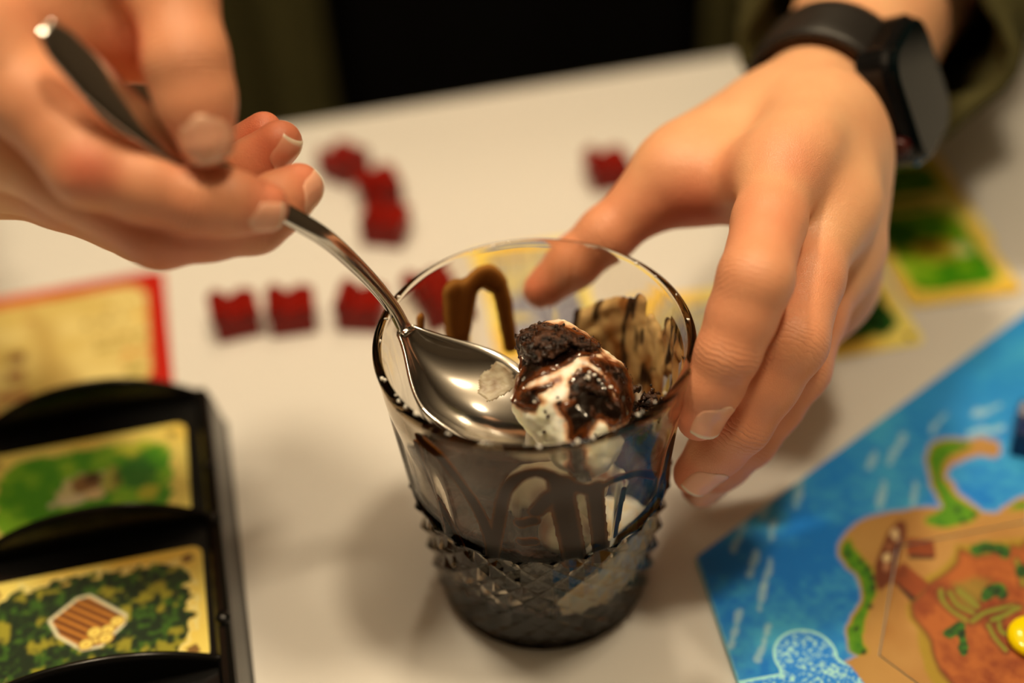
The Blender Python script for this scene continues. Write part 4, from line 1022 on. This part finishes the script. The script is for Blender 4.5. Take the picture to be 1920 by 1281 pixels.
FR = dict(index=[.0108, .0099, .0097, .0090, .0086, .0082, .0068], middle=[.0108, .0100, .0098, .0091, .0087, .0083, .0069],
          ring=[.0104, .0095, .0093, .0086, .0082, .0078, .0065], pinky=[.0094, .0083, .0081, .0075, .0072, .0068, .0057], thumb=[.0130, .0112, .0112, .0104, .0094, .0074])
class Hand: pass
def build_hand(sp, h=.0009):
    H = Hand(); H.joints = {}
    W = sp['forearm']; A = [atd(*p[:3]) for p in W]
    fing = {k: [atd(*p) for p in sp[k]] for k in ('index', 'middle', 'ring', 'pinky', 'thumb')}
    H.f = fing
    allp = np.array(A[:sp['fine']] + sum(fing.values(), []))
    g = Grid(allp.min(0) - .026, allp.max(0) + .026, h)
    palm = g.new()
    for i in range(sp['fine'] - 1):
        g.cone(palm, A[i], A[i + 1], W[i][3], W[i + 1][3], .010, (sp['flat'], sp['flatk']))
    M1, M4 = fing['index'][0], fing['pinky'][0]; ax = unit(fing['middle'][0] - A[0])
    lat = M4 - M1; lat = unit(lat - (lat @ ax) * ax); H.dorsal = np.cross(ax, lat) * sp['side']; H.ax = ax; H.lat = lat
    for i, k in enumerate(('index', 'middle', 'ring', 'pinky')):
        c = A[0] + lat * (-.0115 + .0060 * i) + ax * .012; mm = fing[k][0] - H.dorsal * .001
        g.cone(palm, c, mm, .0128, .0106 - .0008 * (i == 3), .010)
        g.cone(palm, c - H.dorsal * .007 + ax * .012, mm - H.dorsal * .006 - ax * .008, .012, .0095, .011)
        g.cone(palm, fing[k][0] + H.dorsal * .0022, fing[k][0] + H.dorsal * .0022 + 1e-5, .0102, .0102, .006)
        g.cone(palm, c + H.dorsal * .0085, fing[k][0] + H.dorsal * .0065, .0030, .0042, .006)       # tendon
    for a, b, ra, rb in sp['extra']: g.cone(palm, atd(*a), atd(*b), ra, rb, .011)
    th = fing['thumb']; g.cone(palm, th[0], th[1], .0145, .0128 * sp.get('scale', {}).get('thumb', 1), .012)
    out = None
    for k, J in fing.items():
        f = g.new(); R = FR[k]; sc_ = sp.get('scale', {}).get(k, 1.0)
        if k == 'thumb':
            _, mcp, ip, tip = J; P_ = [mcp, (mcp + ip) / 2, ip, ip * .5 + tip * .5, tip]; r = [R[0], R[1], R[2], R[3], R[5] * 1.08]
        else:
            mcp, pip, dip, tip = J; P_ = [mcp, (mcp + pip) / 2, pip, (pip + dip) / 2, dip, (dip + tip) / 2, tip]; r = R
        r = [x * sc_ for x in r]
        nv = sp['nail'][k]; nvec = cv(*nv[0]); dax = unit(P_[-1] - P_[-3]); nvec = unit(nvec - (nvec @ dax) * dax)
        for i in range(len(P_) - 1):
            last = i >= len(P_) - 3
            g.cone(f, P_[i], P_[i + 1], r[i], r[i + 1], .0028, (nvec, .90) if last else None)
        H.joints[k] = (P_, r, nvec, dax)
        u_ = smin(palm, f, .0075)
        out = u_ if out is None else smin(out, u_, .0012)
    v, q = surface_nets(out, g.lo, g.h); v = relax(v, q, 3, .5)
    # blush, crease weight and running coordinate per vertex
    blush = np.zeros(len(v)); crease = np.zeros(len(v)); along = np.zeros(len(v)); bestc = np.zeros(len(v))
    for k, (P_, r, nvec, dax) in H.joints.items():
        js = [2, 4] if k != 'thumb' else [2]
        for j in js:
            p = P_[j]; t = unit(P_[j + 1] - P_[j - 1]); d = v - p
            a = d @ t; rad = np.linalg.norm(d - a[:, None] * t, axis=1)
            w = np.exp(-(a / (.0062 if j == 2 else .0042)) ** 2) * (rad < r[j] * 1.5)
            nd_ = H.dorsal - (H.dorsal @ t) * t if j == 2 and k != 'thumb' else nvec - (nvec @ t) * t
            sidew = .35 + .65 * sstep(-.2, .7, ((d - a[:, None] * t) @ unit(nd_)) / np.maximum(rad, 1e-6))
            w = w * sidew; mk = w > bestc; bestc[mk] = w[mk]; along[mk] = a[mk] * 2200
            crease = np.maximum(crease, w); blush = np.maximum(blush, .55 * np.exp(-(np.linalg.norm(d, axis=1) / .013) ** 2))
        for pa, pb_ in zip(P_[1:-1], P_[2:]):
            e = pb_ - pa; t_ = np.clip(((v - pa) @ e) / (e @ e), 0, 1); blush = np.maximum(blush, .45 * np.exp(-(np.linalg.norm(v - pa - t_[:, None] * e, axis=1) / .013) ** 4))
        tip = P_[-1]; blush = np.maximum(blush, .80 * np.exp(-(np.linalg.norm(v - tip, axis=1) / .013) ** 2))
        blush = np.maximum(blush, .65 * np.exp(-(np.linalg.norm(v - P_[0] - H.dorsal * .010, axis=1) / .010) ** 2) if k != 'thumb' else 0)
    for p, rd, am in sp.get('blush', []): blush = np.maximum(blush, am * np.exp(-(np.linalg.norm(v - atd(*p), axis=1) / rd) ** 2))
    H.v, H.q, H.attr = v, q, dict(blush=np.clip(blush, 0, 1), crease=crease, along=along)
    H.bvh = BVHTree.FromPolygons([tuple(x) for x in v], [tuple(x) for x in q]); H.A = A
    return H
def nail_mesh(H, k, spec):
    P_, r, nvec, dax = H.joints[k]; wid, ln, off = spec[1], spec[2], spec[3]
    bx_ = np.cross(dax, nvec); tip = P_[-1]
    def fsdf(X):                                        # distance to this finger's own end
        d = np.full(len(X), 9.0)
        for i in range(max(0, len(P_) - 4), len(P_) - 1):
            a, b = P_[i], P_[i + 1]; e = b - a; w_ = X - a; t_ = np.clip((w_ @ e) / (e @ e), 0, 1); q_ = w_ - t_[:, None] * e
            if i >= len(P_) - 3: q_ = q_ + ((q_ @ nvec) * (1 / .90 - 1))[:, None] * nvec
            d = smin(d, np.linalg.norm(q_, axis=1) - (r[i] + (r[i + 1] - r[i]) * t_), .0028)
        return d
    nu, nv_ = 17, 17; top = []
    for i in range(nv_):
        t = i / (nv_ - 1)
        w = wid * (.80 + .20 * sstep(0, .45, t)) * (math.sqrt(max(0, 1 - ((.16 - t) / .16) ** 2)) * .55 + .45 if t < .16 else 1) * (1 - .10 * sstep(.75, 1.0, t))
        for j in range(nu):
            s = -1 + 2 * j / (nu - 1)
            yy = (t - .5) * ln + off - (.0007 * s * s if t > .8 else 0) * sstep(.8, 1, t) + (.0012 * s * s) * sstep(.3, 0, t)
            o = tip + dax * min(yy, r[-1] * .72) + bx_ * (s * w / 2) * .8; dr = nvec * r[-1] + bx_ * (s * w / 2) * .35 + dax * max(0, yy - r[-1] * .72)
            dr = unit(dr); ts = np.linspace(0, .014, 113); fs_ = fsdf(o + ts[:, None] * dr); p = o + dr * ts[np.argmax(fs_ > -.0001)]; n = nvec
            lift = .00042 * (1 - .85 * max(abs(s) ** 4, sstep(.22, 0, t))) + .00028 * sstep(.6, 1, t)
            top.append((p, n, lift, t, s))
    Pn = np.array([a[0] for a in top]).reshape(nv_, nu, 3)
    # keep the plate stiff: smooth along its length
    for _ in range(4): Pn[1:-1] = .5 * Pn[1:-1] + .25 * (Pn[:-2] + Pn[2:])
    lift = np.array([a[2] for a in top]); tt = np.array([a[3] for a in top]); s_ = np.array([a[4] for a in top])
    hi = Pn.reshape(-1, 3) + nvec * lift[:, None]; lo_ = hi - nvec * .0009
    n = len(hi); fc = []
    for i in range(nv_ - 1):
        for j in range(nu - 1):
            a = i * nu + j; fc.append((a, a + 1, a + nu + 1, a + nu)); fc.append((n + a, n + a + nu, n + a + nu + 1, n + a + 1))
    ring = [j for j in range(nu)] + [i * nu + nu - 1 for i in range(1, nv_)] + [(nv_ - 1) * nu + j for j in range(nu - 2, -1, -1)] + [i * nu for i in range(nv_ - 2, 0, -1)]
    for a, b in zip(ring, ring[1:] + ring[:1]): fc.append((a, n + a, n + b, b))
    base = over(np.tile(ph(234, 156, 108), (n, 1)), ph(242, 180, 130), sstep(.25, .02, tt) * .6)
    base = over(base, ph(244, 206, 156), .8 * sstep(.90, .95, tt + .03 * s_ ** 2))
    return np.concatenate([hi, lo_]), fc, np.concatenate([base, base])

watch_hand = dict(
    forearm=[(1522, 225, .463, .0240), (1572, 145, .4795, .0245), (1628, 52, .503, .0275), (1712, -60, .540, .0320), (1830, -250, .620, .0370)], fine=4,
    flat=cv(.75, -.38, -.53), flatk=.86, side=-1,
    index=[(1466, 318, .403), (1416, 525, .3695), (1366, 660, .3735), (1314, 782, .3835)],
    middle=[(1543, 416, .410), (1484, 640, .3845), (1388, 795, .394), (1306, 886, .4045)],
    ring=[(1556, 500, .428), (1496, 690, .410), (1404, 825, .415), (1316, 912, .426)],
    pinky=[(1550, 565, .449), (1478, 700, .436), (1400, 800, .440), (1335, 860, .447)],
    thumb=[(1425, 250, .452), (1262, 332, .427), (1138, 440, .431), (1018, 540, .4385)],
    scale=dict(thumb=.80), extra=[((1290, 345, .430), (1440, 352, .414), .0100, .0120), ((1470, 270, .44), (1500, 390, .43), .015, .013), ((1440, 250, .455), (1300, 310, .432), .014, .012)],
    nail=dict(index=((.54, -.12, -.83), .0118, .0120, -.0030), middle=((.52, -.25, -.82), .0118, .0124, -.0022), ring=((.6, -.35, -.68), .0110, .0115, 0), pinky=((.6, -.3, -.7), .0092, .010, 0), thumb=((-.2, .75, .6), .0135, .014, 0)),
    blush=[((1230, 400, .42), .012, .5), ((1300, 400, .42), .016, .8), ((1480, 310, .392), .012, .45)])
spoon_hand = dict(
    forearm=[(-330, 0, .372, .0240), (-480, -60, .400, .0260), (-700, -150, .450, .0310), (-900, -240, .500, .035)], fine=3,
    flat=cv(-.2, .8, -.5), flatk=.86, side=1, scale=dict(thumb=.89),
    index=[(-62, 52, .332), (165, 312, .337), (368, 372, .3445), (490, 388, .350)],
    middle=[(-30, 245, .350), (300, 430, .354), (478, 412, .3625), (558, 354, .3705)],
    ring=[(-25, 300, .372), (268, 424, .378), (430, 350, .3865), (522, 268, .3795)],
    pinky=[(-20, 325, .394), (222, 415, .400), (378, 330, .402), (492, 246, .3925)],
    thumb=[(60, -250, .362), (306, -130, .338), (348, 112, .3335), (386, 258, .3355)],
    extra=[((20, 40, .353), (190, -80, .350), .0175, .0165), ((-60, 120, .362), (120, 60, .358), .018, .016), ((190, -110, .352), (300, -100, .344), .015, .012), ((200, 20, .356), (285, 70, .353), .013, .011)],
    nail=dict(index=((.22, -.62, -.72), .0088, .0088, .0008), middle=((.50, -.62, -.60), .0105, .0108, .0005), ring=((.86, -.28, -.45), .0102, .0105, .0005), pinky=((.8, -.2, .3), .0085, .009, 0), thumb=((.10, .10, -.98), .0135, .0125, .0015)),
    blush=[((240, 100, .335), .011, 1.0), ((165, 325, .326), .011, .75), ((20, 60, .335), .02, .35), ((330, 470, .35), .03, .6)])
HR = build_hand(watch_hand); HL = build_hand(spoon_hand)

# coarse rest of the body: upper arms, trunk and neck under the clothes
def coarse_body():
    g = Grid((-.52, .05, -.34), (.52, .72, .62), .008); f = g.new() + .03
    def c(a, b, ra, rb, k=.03): 
        sl = (slice(None),) * 3; P_ = g.pts(); a = np.array(a); b = np.array(b); e = b - a; w = P_ - a
        t = np.clip((w @ e) / (e @ e), 0, 1); d = np.linalg.norm(w - t[..., None] * e, axis=-1) - (ra + (rb - ra) * t); f[:] = smin(f, d.astype(np.float32), k)
    for Hh, el, sh in ((HR, V(.235, .335, .09), V(.185, .54, .36)), (HL, V(-.315, .30, .13), V(-.185, .54, .36))):
        a = Hh.A[Hh.n_fine - 1]; c(a, el, .026, .036); c(el, sh, .037, .048)
    P_ = g.pts()
    for z, (rx, ry) in ((-.24, (.155, .10)), (-.05, (.145, .095)), (.12, (.155, .10)), (.27, (.165, .10))):
        c((-rx + ry, .555, z), (rx - ry, .555, z), ry, ry, .08)
    c((0, .555, -.24), (0, .555, .30), .10, .10, .08); c((-.15, .55, .36), (.15, .55, .36), .055, .055, .06); c((0, .56, .36), (0, .55, .50), .055, .05, .05)
    v, q = surface_nets(f, g.lo, g.h); return relax(v, q, 4), q
HR.n_fine, HL.n_fine = watch_hand['fine'], spoon_hand['fine']
vt, qt = coarse_body()
person = tag(empty('person', (0, .555, -.34)), 'person in a black shirt and olive overshirt behind the table, hands forward', 'person')
PL = np.array(person.location)
vs_ = [HR.v, HL.v, vt]; off = np.cumsum([0] + [len(x) for x in vs_]); z_ = np.zeros(len(vt))
bodyv = np.concatenate(vs_) - PL; bodyq = np.concatenate([HR.q, HL.q + off[1], qt + off[2]])
att = {k: np.concatenate([HR.attr[k], HL.attr[k], z_]) for k in ('blush', 'crease', 'along')}
body_obj = mesh_obj('body', bodyv, bodyq, M_skin, person, attrs=att)
for H_, sp in ((HR, watch_hand), (HL, spoon_hand)):
    for k in ('index', 'middle', 'ring', 'pinky', 'thumb'):
        v, fc, c = nail_mesh(H_, k, sp['nail'][k]); mesh_obj('fingernail', v - PL, fc, M_nail, body_obj, attrs={'paint': c})

# ------------------------------------------------------------------ clothes
def cloth(name, c1, c2, scale=900):
    m = mat(name, c1, .9, spec=.08); n = nd(m, 'ShaderNodeTexNoise'); n.inputs['Scale'].default_value = 90; n.inputs['Detail'].default_value = 5
    tc = nd(m, 'ShaderNodeTexCoord'); wire(m, tc, 'Object', n, 'Vector'); mx = nd(m, 'ShaderNodeMix', data_type='RGBA'); mx.inputs[6].default_value = (*c1, 1); mx.inputs[7].default_value = (*c2, 1)
    wire(m, n, 0, mx, 0); wire(m, mx, 2, pb(m), 'Base Color'); add_bump(m, scale, .4, .0006, 2); return m
M_olive = cloth('olive_cotton', (.105, .095, .036), (.062, .058, .022)); M_tee = cloth('black_cotton', (.002, .002, .002), (.004, .0035, .0035))
def shell(name_rows, close):
    pass
def trunk_shell(angs, zs, rx, ry, cy, fold, th=.003):
    """a sheet of cloth round the trunk: outer face, inner face and edges"""
    na, nz = len(angs), len(zs); out, inn = [], []
    for z in zs:
        for a in angs:
            k = 1 + .10 * max(0, (z - .25) / .2) - .55 * max(0, (z - .34) / .12) ** 2
            fo = fold * (math.sin(a * 23 + z * 7) * .5 + math.sin(a * 11 - z * 13) * .5)
            for lst, d in ((out, 0), (inn, -th)):
                lst.append(((rx * k + fo + d) * math.sin(a), cy - (ry * k + fo + d) * math.cos(a), z))
    n = len(out); fc = []
    for i in range(nz - 1):
        for j in range(na - 1):
            a = i * na + j; q = (a, a + 1, a + na + 1, a + na); fc.append(q); fc.append(tuple(n + x for x in q[::-1]))
    ring = list(range(na)) + [i * na + na - 1 for i in range(1, nz)] + [(nz - 1) * na + j for j in range(na - 2, -1, -1)] + [i * na for i in range(nz - 2, 0, -1)]
    for a, b in zip(ring, ring[1:] + ring[:1]): fc.append((a, n + a, n + b, b))
    return np.array(out + inn), fc
zs = np.linspace(-.33, .44, 60)
v, fc = trunk_shell(np.linspace(-math.pi, math.pi - 1e-4, 90), zs, .178, .122, .555, .003)
mesh_obj('black_shirt', v - PL, fc, M_tee, person)
parts_v, parts_f = [], []
def addp(v, f):
    o = sum(len(x) for x in parts_v); parts_v.append(np.asarray(v)); parts_f.extend([tuple(i + o for i in q) for q in f])
pl_, pr_ = ony(612, 110, .415)[0], ony(1330, 60, .415)[0]
aL, aR = math.asin(np.clip(pl_ / .205, -.9, .9)), math.asin(np.clip(pr_ / .205, -.9, .9))
v, fc = trunk_shell(np.linspace(aR, math.pi, 60), zs, .205, .142, .555, .006); addp(v, fc)
v, fc = trunk_shell(np.linspace(-math.pi, aL, 60), zs, .205, .142, .555, .006); addp(v, fc)
def sleeve(path, rad, seed, ns=46, na=40):
    """sleeve with a turned-up cuff at its open end"""
    c = spline(path, ns); V_ = []; up = None
    prof = [(i, 0.0) for i in range(ns)]
    frames = []
    for i in range(ns):
        t = unit(c[min(i + 1, ns - 1)] - c[max(i - 1, 0)])
        if up is None: up = unit(np.cross(t, [0.2, .1, 1]))
        a = unit(up - (up @ t) * t); up = a; frames.append((c[i], a, np.cross(t, a), t))
    rows = []
    rr_ = lambda i: float(np.interp(i / (ns - 1), [0, .25, .5, .75, 1], rad))
    for i in range(ns - 1, -1, -1): rows.append((i, rr_(i)))                          # outer, shoulder to cuff
    rows += [(0, rr_(0) - .001, -.002), (0, rr_(0) - .004, -.002)]
    for i in range(0, ns): rows.append((i, rr_(i) - .005))                            # inner face back
    for row in rows:
        p, a, b, t = frames[row[0]]; sh = row[2] if len(row) > 2 else 0
        for k in range(na):
            an = 2 * math.pi * k / na; s = row[0] / ns * 60
            fo = .0035 * math.sin(3 * an + s * .5 + seed) + .0025 * math.sin(7 * an - s * .9 + seed * 2) + .0022 * math.sin(s * 1.3 + 2 * math.sin(an + seed))
            cuff = .0025 if row[0] < 7 else 0
            V_.append(p + t * sh + (a * math.cos(an) + b * math.sin(an)) * (row[1] + fo + cuff))
    fc = []
    for i in range(len(rows) - 1):
        for k in range(na): fc.append((i * na + k, i * na + (k + 1) % na, (i + 1) * na + (k + 1) % na, (i + 1) * na + k))
    return np.array(V_), fc
v, fc = sleeve([atd(1622, 45, .505), atd(1690, -45, .540), V(.205, .305, .10), V(.240, .36, .11), V(.225, .46, .25), V(.175, .55, .345)], [.0455, .053, .060, .066, .075], 1.0); addp(v, fc)
v, fc = sleeve([HL.A[1] * .2 + HL.A[2] * .8, HL.A[2] * .6 + V(-.315, .30, .13) * .4, V(-.30, .27, .135), V(-.315, .33, .145), V(-.26, .45, .26), V(-.175, .55, .345)], [.043, .052, .060, .066, .075], 2.2); addp(v, fc)
mesh_obj('overshirt', np.concatenate(parts_v) - PL, parts_f, M_olive, person)

# ------------------------------------------------------------------ watch on the wrist
wc = atd(1550, 196, .473); wax = unit(HR.A[2] - HR.A[0]); wd = cv(.78, .08, -.56); wd = unit(wd - (wd @ wax) * wax); wt = np.cross(wax, wd)
watch = tag(empty('smartwatch', tuple(wc)), 'black smartwatch on the wrist of the hand that holds the glass', 'watch')
M_strap = mat('black_rubber', (.014, .012, .011), .42, spec=.4); M_case = mat('black_metal_case', (.01, .01, .011), .18, .6); M_screen = mat('dark_screen', (.001, .004, .005), .05, spec=.12)
M_crown_reflection = mat('crown_red_reflection', (.05, .006, .005), .3)  # black crown; its reddish reflection is put into the base colour
def strap():
    na, nw = 96, 9; out, inn = [], []
    rad = np.zeros((na, nw)); hw = .0112
    for i in range(na):
        an = 2 * math.pi * i / na; d = wd * math.cos(an) + wt * math.sin(an)
        for j in range(nw):
            o = wc + wax * (hw * (2 * j / (nw - 1) - 1)); hh_ = HR.bvh.ray_cast(Vector(o + d * .06), Vector(-d), .06)
            rad[i, j] = .06 - hh_[3] if hh_[0] is not None else .024
    for _ in range(4): rad = .5 * rad + .25 * (np.roll(rad, 1, 0) + np.roll(rad, -1, 0))
    rad[:] = rad.max(1, keepdims=True)
    for lst, e in ((out, .0030), (inn, .0004)):
        for i in range(na):
            an = 2 * math.pi * i / na; d = wd * math.cos(an) + wt * math.sin(an)
            for j in range(nw):
                s = 2 * j / (nw - 1) - 1; lst.append(wax * (hw * s) + d * (rad[i, j] + e - (.0008 * s ** 6 if lst is out else 0)))
    n = len(out); fc = []
    for i in range(na):
        i2 = (i + 1) % na
        for j in range(nw - 1):
            q = (i * nw + j, i2 * nw + j, i2 * nw + j + 1, i * nw + j + 1); fc.append(q[::-1]); fc.append(tuple(n + x for x in q))
        fc.append((i * nw, n + i * nw, n + i2 * nw, i2 * nw)[::-1]); a, b = i * nw + nw - 1, i2 * nw + nw - 1; fc.append((a, b, n + b, n + a)[::-1])
    mesh_obj('strap', out + inn, fc, M_strap, watch); return float(rad[0].mean())
rs = strap()
def slab(name, w, h, d0, d1, r, material, parent, bev=.002):
    pts = rrect(w, h, r, 8); n = len(pts); rows = [(0, d0), (0, d1 - bev), (bev * .35, d1 - bev * .4), (bev, d1)]; v, fc = [], []
    for ins, d in rows:
        for x, y in pts:
            k = 1 - ins / (min(w, h) / 2); v.append(wt * (x * k) + wax * (y * k) + wd * (rs + d))
    for i in range(len(rows) - 1):
        for k in range(n): fc.append((i * n + k, i * n + (k + 1) % n, (i + 1) * n + (k + 1) % n, (i + 1) * n + k))
    fc.append(tuple(range(n))[::-1]); fc.append(tuple((len(rows) - 1) * n + k for k in range(n)))
    o = mesh_obj(name, v, fc, material, parent, smooth=False)
    bm = bmesh.new(); bm.from_mesh(o.data); bmesh.ops.recalc_face_normals(bm, faces=bm.faces[:]); bm.to_mesh(o.data); bm.free(); return o
case_ = slab('case', .0430, .0370, -.0035, .0078, .0095, M_case, watch, .003)
slab('screen', .0395, .0335, .0070, .0092, .0080, M_screen, case_, .0012)
WS = -1 if (wt @ cv(0, -1, 0)) < 0 else 1
v, fc = tube_mesh([-wax * .0178 + WS * wt * .0095 + wd * (rs + .0035), -wax * .0205 + WS * wt * .0095 + wd * (rs + .0035), -wax * .0210 + WS * wt * .0095 + wd * (rs + .0035)], [.0034, .0034, .0028], 20)
mesh_obj('crown', v, fc, M_crown_reflection, case_)
